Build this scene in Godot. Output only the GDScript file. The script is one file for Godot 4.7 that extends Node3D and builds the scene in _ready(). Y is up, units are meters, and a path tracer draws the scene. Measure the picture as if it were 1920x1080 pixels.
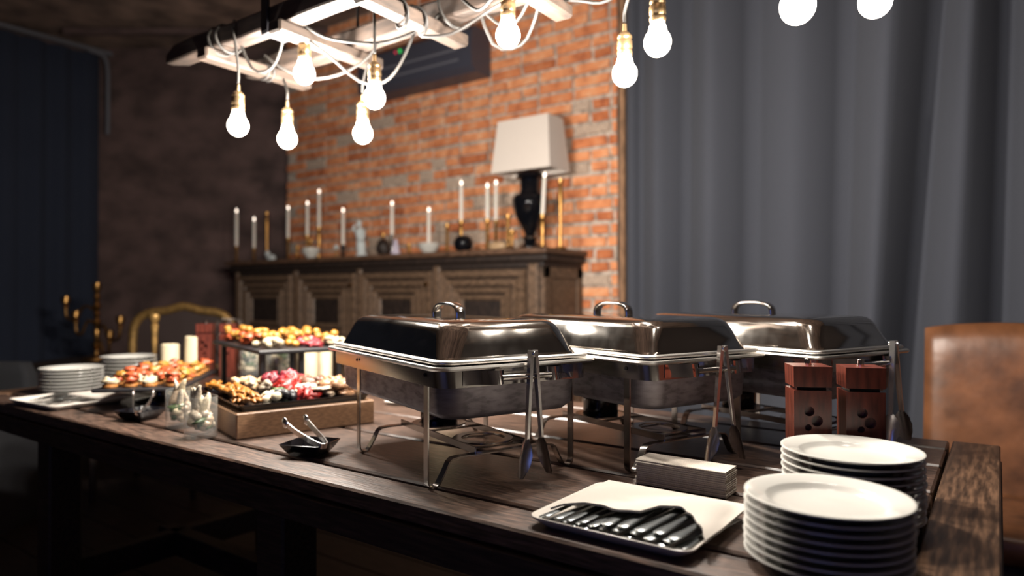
extends Node3D
# A dim brick room with a buffet table: three chafing dishes, stacked plates, food risers, a bulb-hung ladder.

const ORD := ["topmost", "second from the top", "third from the top", "fourth from the top", "fifth from the top", "sixth from the top", "seventh from the top", "eighth from the top", "ninth from the top", "tenth from the top", "eleventh from the top", "twelfth from the top", "thirteenth from the top", "fourteenth from the top", "fifteenth from the top", "sixteenth from the top"]
const NTH := ["first", "second", "third", "fourth", "fifth", "sixth", "seventh", "eighth", "ninth", "tenth", "eleventh", "twelfth", "thirteenth", "fourteenth", "fifteenth", "sixteenth", "seventeenth", "eighteenth"]
const TT := 0.75        # table top height
const CABY := 1.37      # sideboard top height
var rnd := RandomNumberGenerator.new()
var used := {}
var M := {}
var T := {}
var C := {}             # shared meshes

# ------------------------------------------------------------------ naming
func numbered(p: Node, called: String) -> String:
	var k := str(p.get_instance_id()) + called
	if not used.has(k):
		used[k] = 0
		return called
	used[k] += 1
	return "%s_%03d" % [called, used[k]]

func tag(o: Node, label: String, category: String, group := "") -> void:
	o.set_meta("label", label)
	o.set_meta("category", category)
	if group != "":
		o.set_meta("group", group)

func thing(called: String, label: String, category: String, at := Vector3.ZERO, turn := 0.0, group := "") -> Node3D:
	var o := Node3D.new()
	o.name = numbered(self, called)
	add_child(o, true)
	o.position = at
	o.rotation.y = turn
	tag(o, label, category, group)
	return o

func put(called: String, mesh: Mesh, mat: Material, parent: Node, at := Vector3.ZERO, rot := Vector3.ZERO) -> MeshInstance3D:
	var o := MeshInstance3D.new()
	o.name = numbered(parent, called)
	o.mesh = mesh
	o.material_override = mat
	parent.add_child(o, true)
	o.position = at
	o.rotation = rot
	return o

func part(called: String, st: SurfaceTool, mat: Material, parent: Node, at := Vector3.ZERO, rot := Vector3.ZERO) -> MeshInstance3D:
	return put(called, fin(st), mat, parent, at, rot)

func setting(called: String) -> Node3D:
	var o := Node3D.new()
	o.name = called
	o.set_meta("kind", "structure")
	add_child(o, true)
	return o

func dup(src: Node3D, label: String, at: Vector3, turn := 0.0) -> Node3D:
	var o: Node3D = src.duplicate()
	o.name = numbered(self, str(src.name))
	add_child(o, true)
	o.position = at
	o.rotation.y = turn
	o.set_meta("label", label)
	return o

# ------------------------------------------------------------------ mesh helpers
func S() -> SurfaceTool:
	var st := SurfaceTool.new()
	st.begin(Mesh.PRIMITIVE_TRIANGLES)
	st.set_smooth_group(-1)
	return st

func fin(st: SurfaceTool) -> ArrayMesh:
	st.generate_normals()
	st.index()
	return st.commit()

func tri(st: SurfaceTool, a: Vector3, b: Vector3, c: Vector3) -> void:
	st.add_vertex(a)
	st.add_vertex(c)
	st.add_vertex(b)

func quad(st: SurfaceTool, a: Vector3, b: Vector3, c: Vector3, d: Vector3) -> void:
	tri(st, a, b, c)
	tri(st, a, c, d)

func otri(st: SurfaceTool, a: Vector3, b: Vector3, c: Vector3, o: Vector3) -> void:
	if (b - a).cross(c - a).dot((a + b + c) / 3.0 - o) >= 0.0:
		tri(st, a, b, c)
	else:
		tri(st, a, c, b)

func box(st: SurfaceTool, c: Vector3, s: Vector3, bev := 0.0, bs := Basis()) -> void:
	var h := s / 2.0
	bev = minf(bev, minf(h.x, minf(h.y, h.z)) * 0.9)
	var P := {}
	for i in 8:
		var sg := Vector3(1 if i & 1 else -1, 1 if i & 2 else -1, 1 if i & 4 else -1)
		for ax in 3:
			var q := Vector3(sg.x * (h.x - bev), sg.y * (h.y - bev), sg.z * (h.z - bev))
			q[ax] = sg[ax] * h[ax]
			P[i * 3 + ax] = c + bs * q
	st.set_smooth_group(-1)
	for ax in 3:
		var b1 := 1 << ((ax + 1) % 3)
		var b2 := 1 << ((ax + 2) % 3)
		for v in [0, 1 << ax]:
			var i0: int = v
			otri(st, P[i0 * 3 + ax], P[(i0 | b1) * 3 + ax], P[(i0 | b1 | b2) * 3 + ax], c)
			otri(st, P[i0 * 3 + ax], P[(i0 | b1 | b2) * 3 + ax], P[(i0 | b2) * 3 + ax], c)
	if bev <= 0.0:
		return
	for ax in 3:      # edges that run along ax
		var a1 := (ax + 1) % 3
		var a2 := (ax + 2) % 3
		for k in 4:
			var i0 := (1 << a1 if k & 1 else 0) | (1 << a2 if k & 2 else 0)
			var i1 := i0 | (1 << ax)
			otri(st, P[i0 * 3 + a1], P[i1 * 3 + a1], P[i1 * 3 + a2], c)
			otri(st, P[i0 * 3 + a1], P[i1 * 3 + a2], P[i0 * 3 + a2], c)
	for i in 8:
		otri(st, P[i * 3], P[i * 3 + 1], P[i * 3 + 2], c)

func boxm(s: Vector3, bev := 0.0, c := Vector3.ZERO) -> ArrayMesh:
	var st := S()
	box(st, c, s, bev)
	return fin(st)

# a closed box whose top and bottom rectangles differ; for irregular bricks and shades
func hexa(st: SurfaceTool, p: Array) -> void:
	var c := Vector3.ZERO
	for q in p:
		c += q / 8.0
	st.set_smooth_group(-1)
	for f in [[0, 1, 2, 3], [4, 5, 6, 7], [0, 1, 5, 4], [1, 2, 6, 5], [2, 3, 7, 6], [3, 0, 4, 7]]:
		otri(st, p[f[0]], p[f[1]], p[f[2]], c)
		otri(st, p[f[0]], p[f[2]], p[f[3]], c)

func lathe(st: SurfaceTool, prof: Array, n := 24, xf := Transform3D(), sharp := 0.6) -> void:
	var g := 1
	for i in prof.size() - 1:
		var a: Vector2 = prof[i]
		var b: Vector2 = prof[i + 1]
		if i > 0:
			var d0: Vector2 = a - prof[i - 1]
			if absf(d0.angle_to(b - a)) > sharp:
				g += 1
		st.set_smooth_group(g)
		for j in n:
			var t0 := TAU * j / n
			var t1 := TAU * (j + 1) / n if j < n - 1 else 0.0
			var p := Vector3(cos(t0), 0, -sin(t0))
			var q := Vector3(cos(t1), 0, -sin(t1))
			var v0 := xf * (p * a.x + Vector3.UP * a.y)
			var v1 := xf * (q * a.x + Vector3.UP * a.y)
			var v2 := xf * (q * b.x + Vector3.UP * b.y)
			var v3 := xf * (p * b.x + Vector3.UP * b.y)
			if a.x > 0.0:
				tri(st, v0, v1, v2)
			if b.x > 0.0:
				tri(st, v0, v2, v3)
	st.set_smooth_group(-1)

func lathem(prof: Array, n := 24, sharp := 0.6) -> ArrayMesh:
	var st := S()
	lathe(st, prof, n, Transform3D(), sharp)
	return fin(st)

# profile (ax x ay = t) along a path; side fixes ax for straps, else frames are carried along
func sweep(st: SurfaceTool, pts: Array, prof: Array, side := Vector3.ZERO, smooth := true, closed := false, scales := []) -> void:
	var n := pts.size()
	var rings := []
	var ax := Vector3.ZERO
	for i in n:
		var a: Vector3 = pts[i - 1] if i > 0 else (pts[n - 1] if closed else pts[0])
		var b: Vector3 = pts[i + 1] if i < n - 1 else (pts[0] if closed else pts[n - 1])
		var t := (b - a).normalized()
		var w := 1.0
		if side != Vector3.ZERO:
			ax = (side - t * side.dot(t)).normalized()
			if i > 0 and i < n - 1 and not smooth:
				w = 1.0
		elif i == 0:
			ax = t.cross(Vector3(0.13, 1, 0.07)).normalized()
			if ax.length() < 0.5:
				ax = t.cross(Vector3.RIGHT).normalized()
		else:
			ax = (ax - t * ax.dot(t)).normalized()
		var ay := t.cross(ax)
		var k: float = scales[i] if scales.size() else 1.0
		var ring := []
		for p in prof:
			ring.append(pts[i] + ax * p.x * k * w + ay * p.y * k)
		rings.append(ring)
	var m := prof.size()
	for i in (n if closed else n - 1):
		for j in m:
			st.set_smooth_group(1 if smooth else 1 + j)
			var r0: Array = rings[i]
			var r1: Array = rings[(i + 1) % n]
			quad(st, r0[j], r0[(j + 1) % m], r1[(j + 1) % m], r1[j])
	st.set_smooth_group(-1)
	if not closed:
		for j in range(1, m - 1):
			tri(st, rings[0][0], rings[0][j + 1], rings[0][j])
			tri(st, rings[n - 1][0], rings[n - 1][j], rings[n - 1][j + 1])

func circ(r: float, n := 8) -> Array:
	var a := []
	for i in n:
		a.append(Vector2(cos(TAU * i / n), sin(TAU * i / n)) * r)
	return a

func rect2(w: float, h: float) -> Array:
	return [Vector2(-w, -h) / 2, Vector2(w, -h) / 2, Vector2(w, h) / 2, Vector2(-w, h) / 2]

func tube(st: SurfaceTool, pts: Array, r: float, n := 8, closed := false) -> void:
	sweep(st, pts, circ(r, n), Vector3.ZERO, true, closed)

func smoothed(pts: Array, per := 6) -> Array:
	var out := []
	for i in pts.size() - 1:
		var p0: Vector3 = pts[maxi(i - 1, 0)]
		var p1: Vector3 = pts[i]
		var p2: Vector3 = pts[i + 1]
		var p3: Vector3 = pts[mini(i + 2, pts.size() - 1)]
		for k in per:
			out.append(p1.cubic_interpolate(p2, p0, p3, float(k) / per))
	out.append(pts[-1])
	return out

func rrect(hx: float, hz: float, r: float, y: float, n := 6, off := Vector3.ZERO) -> Array:
	var a := []
	for q in 4:
		var cx := (hx - r) * (1 if q == 0 or q == 3 else -1)
		var cz := (hz - r) * (-1 if q < 2 else 1)
		for i in n + 1:
			var t := PI / 2 * (q + float(i) / n)
			a.append(Vector3(cx + cos(t) * r, y, cz - sin(t) * r) + off)
	return a

func loft(st: SurfaceTool, rings: Array, groups: Array, cap0 := true, cap1 := true) -> void:
	var m: int = rings[0].size()
	for i in rings.size() - 1:
		st.set_smooth_group(groups[i] if i < groups.size() else 1)
		for j in m:
			quad(st, rings[i][j], rings[i][(j + 1) % m], rings[i + 1][(j + 1) % m], rings[i + 1][j])
	for e in [[cap0, 0], [cap1, rings.size() - 1]]:
		if not e[0]:
			continue
		st.set_smooth_group(90 + e[1] if groups.size() < rings.size() + 4 else groups[-1])
		var c := Vector3.ZERO
		for p in rings[e[1]]:
			c += p / m
		for j in m:
			if e[1] == 0:
				tri(st, c, rings[0][(j + 1) % m], rings[0][j])
			else:
				tri(st, c, rings[e[1]][j], rings[e[1]][(j + 1) % m])
	st.set_smooth_group(-1)

func blob(st: SurfaceTool, c: Vector3, r: Vector3, amp := 0.12, sd := 1, bs := Basis(), nu := 10, nv := 7) -> void:
	var nz := FastNoiseLite.new()
	nz.seed = sd
	nz.frequency = 0.9
	st.set_smooth_group(1)
	var P := []
	for i in nv + 1:
		var row := []
		for j in nu:
			var ph := PI * i / nv - PI / 2
			var th := TAU * j / nu
			var d := Vector3(cos(ph) * cos(th), sin(ph), -cos(ph) * sin(th))
			if i == 0 or i == nv:
				d = Vector3(0, -1 if i == 0 else 1, 0)
			row.append(c + bs * (d * r * (1.0 + amp * nz.get_noise_3dv(d * 1.6) * 2.0)))
		P.append(row)
	for i in nv:
		for j in nu:
			var k := (j + 1) % nu
			if i > 0:
				tri(st, P[i][j], P[i][k], P[i + 1][k])
			if i < nv - 1:
				tri(st, P[i][j], P[i + 1][k], P[i + 1][j])
	st.set_smooth_group(-1)

func blobm(r: Vector3, amp := 0.12, sd := 1, nu := 10, nv := 7) -> ArrayMesh:
	var st := S()
	blob(st, Vector3.ZERO, r, amp, sd, Basis(), nu, nv)
	return fin(st)

# ------------------------------------------------------------------ materials
func ntex(freq: float, cols: Array, oct := 4, sd := 1, w := 256, kind := FastNoiseLite.TYPE_SIMPLEX_SMOOTH, as_normal := false) -> NoiseTexture2D:
	var nz := FastNoiseLite.new()
	nz.noise_type = kind
	nz.frequency = freq
	nz.fractal_octaves = oct
	nz.seed = sd
	var t := NoiseTexture2D.new()
	t.width = w
	t.height = w
	t.seamless = true
	t.noise = nz
	if as_normal:
		t.as_normal_map = true
		t.bump_strength = 4.0
	else:
		var g := Gradient.new()
		var offs := PackedFloat32Array()
		var cc := PackedColorArray()
		for i in cols.size():
			offs.append(float(i) / (cols.size() - 1))
			cc.append(cols[i] if cols[i] is Color else Color(cols[i], cols[i], cols[i]))
		g.offsets = offs
		g.colors = cc
		t.color_ramp = g
	return t

func mat(key: String, col: String, rough := 0.6, metal := 0.0, tex: Texture2D = null, sc := Vector3.ONE, world := false) -> StandardMaterial3D:
	var m := StandardMaterial3D.new()
	m.resource_name = key
	m.albedo_color = Color(col)
	m.roughness = rough
	m.metallic = metal
	if tex:
		m.albedo_texture = tex
		m.uv1_triplanar = true
		m.uv1_world_triplanar = world
		m.uv1_scale = sc
	M[key] = m
	return m

func bump(key: String, tex: Texture2D, h: float) -> void:
	M[key].heightmap_enabled = true
	M[key].heightmap_texture = tex
	M[key].heightmap_scale = h
	M[key].heightmap_flip_texture = false

func glassy(key: String, col: Color, alpha: float) -> void:
	var m := mat(key, "ffffff", 0.03)
	m.albedo_color = Color(col.r, col.g, col.b, alpha)
	m.transparency = BaseMaterial3D.TRANSPARENCY_ALPHA

func glow(key: String, col: String, e: float) -> void:
	var m := mat(key, col, 0.4)
	m.emission_enabled = true
	m.emission = Color(col)
	m.emission_energy_multiplier = e

func materials() -> void:
	T.grain = ntex(0.03, [0.3, 0.55, 0.8, 1.0], 6, 3, 512)
	T.grain2 = ntex(0.05, [0.15, 0.5, 0.75, 1.0], 6, 8, 512)
	T.mottle = ntex(0.02, [0.55, 0.8, 1.0], 5, 5, 512)
	T.blotch = ntex(0.012, [0.5, 0.8, 1.0], 6, 11, 512)
	T.fine = ntex(0.2, [0.7, 1.0], 3, 17)
	T.bump = ntex(0.06, [0.0, 1.0], 5, 21)
	T.weave = ntex(0.35, [0.75, 1.0], 2, 29)
	T.smear = ntex(0.014, [Color(0.66, 0.42, 0.31), Color(0.80, 0.56, 0.41), Color(0.87, 0.62, 0.45), Color(0.88, 0.69, 0.55), Color(0.88, 0.80, 0.72)], 5, 33, 512)
	T.scratch = ntex(0.03, [0.6, 0.9, 1.0], 5, 41, 256)
	# structure
	mat("mortar", "dccbbb", 0.95, 0, T.mottle, Vector3(1.5, 1.5, 1.5), true)
	bump("mortar", T.bump, 0.5)
	var bc := ["fbe6d6", "f0d2be", "ffeee0", "d8b49e", "f4ece2"]
	mat("brick_pale", "d6bda8", 0.95, 0, T.fine, Vector3(1, 1, 1), true)
	for i in 5:
		mat("brick%d" % i, bc[i], 0.92, 0, T.smear, Vector3(0.9 + 0.1 * i, 0.9, 0.9), true)
		bump("brick%d" % i, T.bump, 0.4)
	mat("dark_plaster", "6a5450", 0.85, 0, T.blotch, Vector3(0.55, 0.55, 0.55), true)
	bump("dark_plaster", T.bump, 0.3)
	mat("ceiling", "957c6e", 0.9, 0, T.blotch, Vector3(0.4, 0.4, 0.4), true)
	mat("floor", "3a2e28", 0.5, 0, T.grain, Vector3(0.4, 3, 3), true)
	mat("plain_wall", "3a3230", 0.9)
	# wood
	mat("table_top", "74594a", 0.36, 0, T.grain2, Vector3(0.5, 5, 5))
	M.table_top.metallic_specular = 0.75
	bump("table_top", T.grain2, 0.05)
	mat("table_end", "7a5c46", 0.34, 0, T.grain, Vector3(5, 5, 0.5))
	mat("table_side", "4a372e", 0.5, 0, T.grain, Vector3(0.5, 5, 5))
	mat("cab", "97785f", 0.55, 0, T.grain2, Vector3(0.8, 6, 6))
	mat("cab_up", "97785f", 0.55, 0, T.grain2, Vector3(6, 0.8, 6))
	mat("cab_dark", "3c2d26", 0.6, 0, T.grain, Vector3(4, 0.8, 4))
	mat("cab_top", "86644e", 0.5, 0, T.grain, Vector3(0.8, 6, 6))
	mat("ladder", "41332a", 0.75, 0, T.mottle, Vector3(0.9, 4, 4))
	mat("ladder_x", "45372d", 0.75, 0, T.mottle, Vector3(4, 4, 0.9))
	mat("riser", "a07a5a", 0.5, 0, T.fine, Vector3(1, 4, 4))
	mat("mill", "6a3124", 0.3, 0, T.mottle, Vector3(6, 1, 6))
	mat("trim_wood", "a87f5e", 0.7, 0, T.mottle, Vector3(3, 0.8, 3))
	# metal
	mat("steel", "c9c4bd", 0.16, 1.0)
	var sc := ntex(0.02, [0.5, 0.75, 1.0], 4, 51)
	M.steel.roughness_texture = sc
	M.steel.uv1_triplanar = true
	M.steel.uv1_scale = Vector3(3, 3, 3)
	M.steel.roughness = 0.1
	mat("rim_steel", "dcd8d2", 0.3, 1.0)
	mat("pan", "b2adb2", 0.58, 1.0, T.scratch, Vector3(3, 8, 3))
	mat("chrome", "d6d3cf", 0.08, 1.0)
	mat("strap", "b0aaa4", 0.2, 1.0)
	mat("tong", "dddad7", 0.24, 1.0)
	mat("cutlery", "8f9394", 0.27, 1.0)
	mat("brass", "a57c48", 0.33, 1.0)
	mat("old_brass", "7a5a34", 0.4, 0.9)
	mat("gilt", "b08a50", 0.45, 0.6, T.mottle, Vector3(3, 3, 3))
	mat("black_metal", "17161a", 0.45, 0.3)
	mat("wire", "6a625c", 0.35, 0.9)
	# ceramics, wax, cloth
	mat("china", "b6b4ae", 0.1)
	mat("tray_white", "c2bbb2", 0.2)
	mat("napkin", "c6beb4", 0.95, 0, T.weave, Vector3(12, 12, 12))
	mat("paper", "d4c9bb", 0.95, 0, T.fine, Vector3(8, 8, 8))
	mat("wax", "dcd6cc", 0.5)
	M.wax.subsurf_scatter_enabled = true
	M.wax.subsurf_scatter_strength = 0.25
	mat("cream_wax", "d4c4a4", 0.55)
	mat("shade", "efe3d8", 0.9, 0, T.weave, Vector3(10, 10, 10))
	mat("lamp_black", "0b0c10", 0.07)
	mat("silver", "bdb9b2", 0.15, 1.0)
	mat("statue", "b9c0c0", 0.7)
	mat("lilac", "b8b0c0", 0.4)
	mat("curtain", "4c4f59", 0.95, 0, T.weave, Vector3(6, 6, 6), true)
	M.curtain.rim_enabled = true
	M.curtain.rim = 0.3
	mat("dark_curtain", "222a3c", 0.95, 0, T.weave, Vector3(6, 6, 6), true)
	mat("pelmet", "5a5a60", 0.8)
	mat("leather", "7a4e31", 0.4, 0, T.mottle, Vector3(0.7, 0.7, 0.7))
	bump("leather", T.bump, 0.12)
	mat("grey_cloth", "242529", 0.95, 0, T.weave, Vector3(6, 6, 6))
	mat("brown_cloth", "2c1f1c", 0.8)
	mat("slate", "17161a", 0.5, 0, T.mottle, Vector3(3, 3, 3))
	mat("black_gloss", "0c0c10", 0.12)
	mat("plastic", "3c3d48", 0.4)
	mat("grey_plastic", "6a6a72", 0.4)
	mat("cord", "221f1c", 0.6)
	mat("dark_cord", "2a2725", 0.6)
	mat("socket", "a58a66", 0.3, 0.9)
	mat("blue_gel", "2b55c8", 0.2)
	M.blue_gel.emission_enabled = true
	M.blue_gel.emission = Color("2b55c8")
	M.blue_gel.emission_energy_multiplier = 0.25
	glassy("jar_glass", Color(0.93, 0.96, 0.95), 0.05)
	glassy("pane", Color(0.9, 0.95, 1.0), 0.08)
	glow("bulb_glow", "fff4e6", 6.0)
	glow("flame_glow", "ffeedc", 3.0)
	glow("led_green", "30d060", 0.8)
	glow("led_red", "e03850", 0.6)
	# food
	for f in [["mango", "a8691e"], ["cheese", "cdbda6"], ["roll", "d9b58c"], ["tomato", "a81f18"], ["beet", "821426"], ["mozz", "e8d8b8"], ["olive", "0e0d14"], ["salami", "6e4630"], ["ham", "b0835f"], ["pork", "d8bfa4"], ["salmon", "b8552e"], ["toast", "b87a3c"], ["gold", "bd8433"], ["herb", "3f5a22"], ["cream", "c9b898"], ["wafer", "b89f82"], ["pink", "a83a40"]]:
		mat(f[0], f[1], 0.45, 0, T.mottle, Vector3(14, 14, 14))

# ------------------------------------------------------------------ main
func _ready() -> void:
	rnd.seed = 7
	seed(7)
	var cam := Camera3D.new()
	cam.name = "camera"
	cam.position = Vector3(0, 1.11, 0)
	cam.rotation_degrees = Vector3(0.4476, 35.5, 0)
	var at := CameraAttributesPhysical.new()
	at.frustum_focal_length = 28.444
	at.frustum_focus_distance = 1.3
	at.frustum_near = 0.05
	at.frustum_far = 60.0
	at.exposure_aperture = 2.2
	cam.attributes = at
	add_child(cam)
	cam.current = true

	var env := Environment.new()
	env.background_mode = Environment.BG_COLOR
	env.background_color = Color(0.24, 0.36, 0.74)      # dusk outside the window behind the camera
	env.background_energy_multiplier = 1.3
	env.tonemap_mode = Environment.TONE_MAPPER_LINEAR
	env.tonemap_exposure = 1.0
	env.sdfgi_enabled = true
	env.ssao_enabled = true
	env.ssil_enabled = true
	var we := WorldEnvironment.new()
	we.name = "environment"
	we.environment = env
	add_child(we)

	materials()
	room()
	brick_wall()
	curtains()
	table()
	sideboard()
	ladder()
	bulbs()
	dishes()
	plates()
	cutlery_trays()
	napkins()
	mills()
	riser_food()
	left_things()
	cabinet_things()
	chairs()
	wires()

const BRICKS := ["brick0", "brick1", "brick2", "brick3", "brick_pale"]
const BULB_ENERGY := 0.95
const BULB_COLOR := Color(1.0, 0.965, 0.92)

# ------------------------------------------------------------------ room
func room() -> void:
	var f := setting("floor")
	var k := 0
	var z := -4.6
	while z < 2.8:          # floorboards
		var st := S()
		box(st, Vector3(-2.35, -0.02, z + 0.09), Vector3(8.7, 0.04, 0.176), 0.002)
		part("plank", st, M.floor, f)
		z += 0.18
		k += 1
	var sub := S()
	box(sub, Vector3(-2.35, -0.1, -0.9), Vector3(8.9, 0.12, 7.8))
	part("subfloor", sub, M.plain_wall, f)
	var c := setting("ceiling")
	var st1 := S()
	box(st1, Vector3(-2.35, 3.38, -0.9), Vector3(8.9, 0.12, 7.8))
	part("slab", st1, M.ceiling, c)
	# the dark slanting wall on the left; runs at right angles to the way the camera looks
	var dir := Vector3(-0.8141, 0, 0.5807)
	var nrm := Vector3(0.5807, 0, 0.8141)
	var bs := Basis(dir, Vector3.UP, dir.cross(Vector3.UP))
	var w := setting("wall_left")
	var st2 := S()
	box(st2, Vector3(-5.046, 1.66, -3.95) + dir * 0.75 - nrm * 0.08, Vector3(2.7, 3.32, 0.16), 0, bs)
	part("plaster", st2, M.dark_plaster, w)
	var tr := setting("trim_1")
	var st3 := S()
	box(st3, Vector3(-5.046, 3.28, -3.95) + dir * 0.6 + nrm * 0.5, Vector3(2.6, 0.05, 0.06), 0.004, bs)
	part("batten", st3, M.dark_plaster, tr)
	var w2 := setting("wall_side")
	var st4 := S()
	box(st4, Vector3(-6.72, 1.66, -0.4), Vector3(0.16, 3.32, 6.6))
	part("plaster", st4, M.dark_plaster, w2)
	var w3 := setting("wall_right")
	var st5 := S()
	box(st5, Vector3(1.9, 1.66, -0.9), Vector3(0.16, 3.32, 7.8))
	part("plaster", st5, M.plain_wall, w3)
	# the wall behind the camera, with a window
	var w4 := setting("wall_back")
	var st6 := S()
	box(st6, Vector3(-4.05, 1.66, 2.8), Vector3(5.7, 3.32, 0.16))
	box(st6, Vector3(1.65, 1.66, 2.8), Vector3(0.7, 3.32, 0.16))
	box(st6, Vector3(0.05, 0.4, 2.8), Vector3(2.5, 0.8, 0.16))
	box(st6, Vector3(0.05, 3.01, 2.8), Vector3(2.5, 0.62, 0.16))
	part("plaster", st6, M.plain_wall, w4)
	var wi := setting("window_1")
	var st7 := S()
	for x in [-1.17, 0.05, 1.27]:
		box(st7, Vector3(x, 1.75, 2.8), Vector3(0.06, 1.9, 0.08), 0.004)
	for y in [0.83, 2.67]:
		box(st7, Vector3(0.05, y, 2.8), Vector3(2.5, 0.06, 0.08), 0.004)
	part("frame", st7, M.black_metal, wi)
	var st8 := S()
	box(st8, Vector3(0.05, 1.75, 2.8), Vector3(2.4, 1.8, 0.006))
	part("pane", st8, M.pane, wi)

func brick_wall() -> void:
	var w := setting("wall_rear")
	var st := S()
	box(st, Vector3(-3.42, 1.66, -3.8), Vector3(3.25, 3.32, 0.18))
	part("mortar", st, M.mortar, w)
	var st0 := S()
	box(st0, Vector3(0.1, 1.66, -3.84), Vector3(3.8, 3.32, 0.16))
	part("plaster", st0, M.plain_wall, w)
	# brick shapes: four stretchers and four headers, each with its own worn corners
	var shapes := []
	for v in 8:
		var ln := 0.245 if v < 4 else 0.118
		var b := S()
		var o := []
		for i in 8:
			var sx := -1 if i % 4 == 0 or i % 4 == 3 else 1
			var sy := -1 if i < 4 else 1
			var front := i % 4 >= 2
			o.append(Vector3(sx * (ln / 2 - (0.004 if front else 0.0)) + rnd.randf_range(-0.007, 0.007), sy * (0.0305 - (0.003 if front else 0.0)) + rnd.randf_range(-0.005, 0.005), (0.02 if front else -0.02)))
		hexa(b, o)
		var m := []
		for q in o:
			m.append(q)
		shapes.append(fin(b))
	var list := []
	var row := 0
	var y := 0.04
	while y < 3.3:
		var x := -5.046 + (0.0 if row % 2 == 0 else -0.13)
		while x < -1.84:
			var head := rnd.randf() < 0.3 or x + 0.245 > -1.82
			var ln := 0.118 if head else 0.245
			var cut := 1.0
			if x + ln > -1.825:
				cut = (-1.83 - x) / ln
				ln *= cut
				if cut < 0.25:
					break
			var cx := x + ln / 2
			if cx - ln / 2 >= -5.06:
				var vis := (y > 1.3 or cx > -2.2) and y > 0.75 and y < 3.05
				var d := Vector2(cx, -3.7).length()
				list.append({"p": Vector3(cx, y + rnd.randf_range(-0.003, 0.003), -3.716 + rnd.randf_range(-0.003, 0.004)), "s": (4 if head else 0) + rnd.randi() % 4, "m": [0, 0, 1, 1, 2, 2, 3, 4][rnd.randi() % 8], "k": (0.0 if vis else 100.0) + d + (0.6 if head else 0.0), "r": rnd.randf_range(-0.012, 0.012), "c": cut})
			x += ln + 0.016 + rnd.randf_range(-0.004, 0.004)
		y += 0.077
		row += 1
	list.sort_custom(func(a, b): return a.k < b.k)
	var am := ArrayMesh.new()
	for i in mini(300, list.size()):
		var e = list[i]
		var bo := put("brick", shapes[e.s], M[BRICKS[e.m]], w, e.p, Vector3(0, 0, e.r))
		bo.scale.x = e.c
	for mm in 5:
		var rest := S()
		var any := false
		for i in range(300, list.size()):
			var e = list[i]
			if e.m == mm:
				rest.append_from(shapes[e.s], 0, Transform3D(Basis(Vector3.BACK, e.r) * Basis.from_scale(Vector3(e.c, 1, 1)), e.p))
				any = true
		if any:
			rest.commit(am)
			am.surface_set_material(am.get_surface_count() - 1, M[BRICKS[mm]])
	var o := MeshInstance3D.new()
	o.name = "remaining_bricks"
	o.mesh = am
	o.set_meta("kind", "stuff")
	w.add_child(o, true)
	# timber strip and cable at the end of the brickwork
	var tr := setting("trim_2")
	var s2 := S()
	box(s2, Vector3(-1.812, 1.65, -3.68), Vector3(0.035, 3.3, 0.05), 0.004)
	part("strip", s2, M.trim_wood, tr)
	var cb := thing("wall_cable", "dark cable running down the brick edge beside the grey curtain", "cable", Vector3(-1.846, 0, -3.685))
	var pts := []
	for i in 30:
		pts.append(Vector3(sin(i * 0.9) * 0.004, 0.05 + i * 0.11, 0))
	var s3 := S()
	tube(s3, pts, 0.008, 6)
	part("cable", s3, M.dark_cord, cb)
	var ac := thing("air_conditioner", "black wall air conditioner with red and green lights high on the brick wall", "air conditioner", Vector3(-3.35, 2.58, -3.69))
	var a := S()
	var ring := [Vector2(0, 0.0), Vector2(0.16, 0.0), Vector2(0.205, 0.03), Vector2(0.215, 0.12), Vector2(0.21, 0.27), Vector2(0.18, 0.30), Vector2(0, 0.30)]
	var left := []
	var right := []
	for p in ring:
		left.append(Vector3(-0.55, p.y, p.x))
		right.append(Vector3(0.54, p.y, p.x))
	var n := ring.size()
	var mid := Vector3(0, 0.15, 0.1)
	for i in n:
		otri(a, left[i], left[(i + 1) % n], right[i], mid)
		otri(a, right[i], left[(i + 1) % n], right[(i + 1) % n], mid)
		otri(a, left[0], left[i], left[(i + 1) % n], mid)
		otri(a, right[0], right[i], right[(i + 1) % n], mid)
	part("housing", a, M.plastic, ac)
	var lv := S()
	box(lv, Vector3(0.06, 0.155, 0.217), Vector3(0.70, 0.012, 0.012), 0.003)
	box(lv, Vector3(0.06, 0.085, 0.212), Vector3(0.74, 0.012, 0.012), 0.003)
	part("louvre", lv, M.grey_plastic, ac)
	for e in [[-0.152, M.led_red, "red_light", 0.009], [-0.108, M.led_green, "green_light", 0.012]]:
		var s := S()
		lathe(s, [Vector2(0, 0.006), Vector2(e[3], 0.003), Vector2(e[3], -0.002)], 12, Transform3D(Basis(Vector3.RIGHT, PI / 2), Vector3(e[0], 0.252, 0.213)))
		part(e[2], s, e[1], ac)

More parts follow.
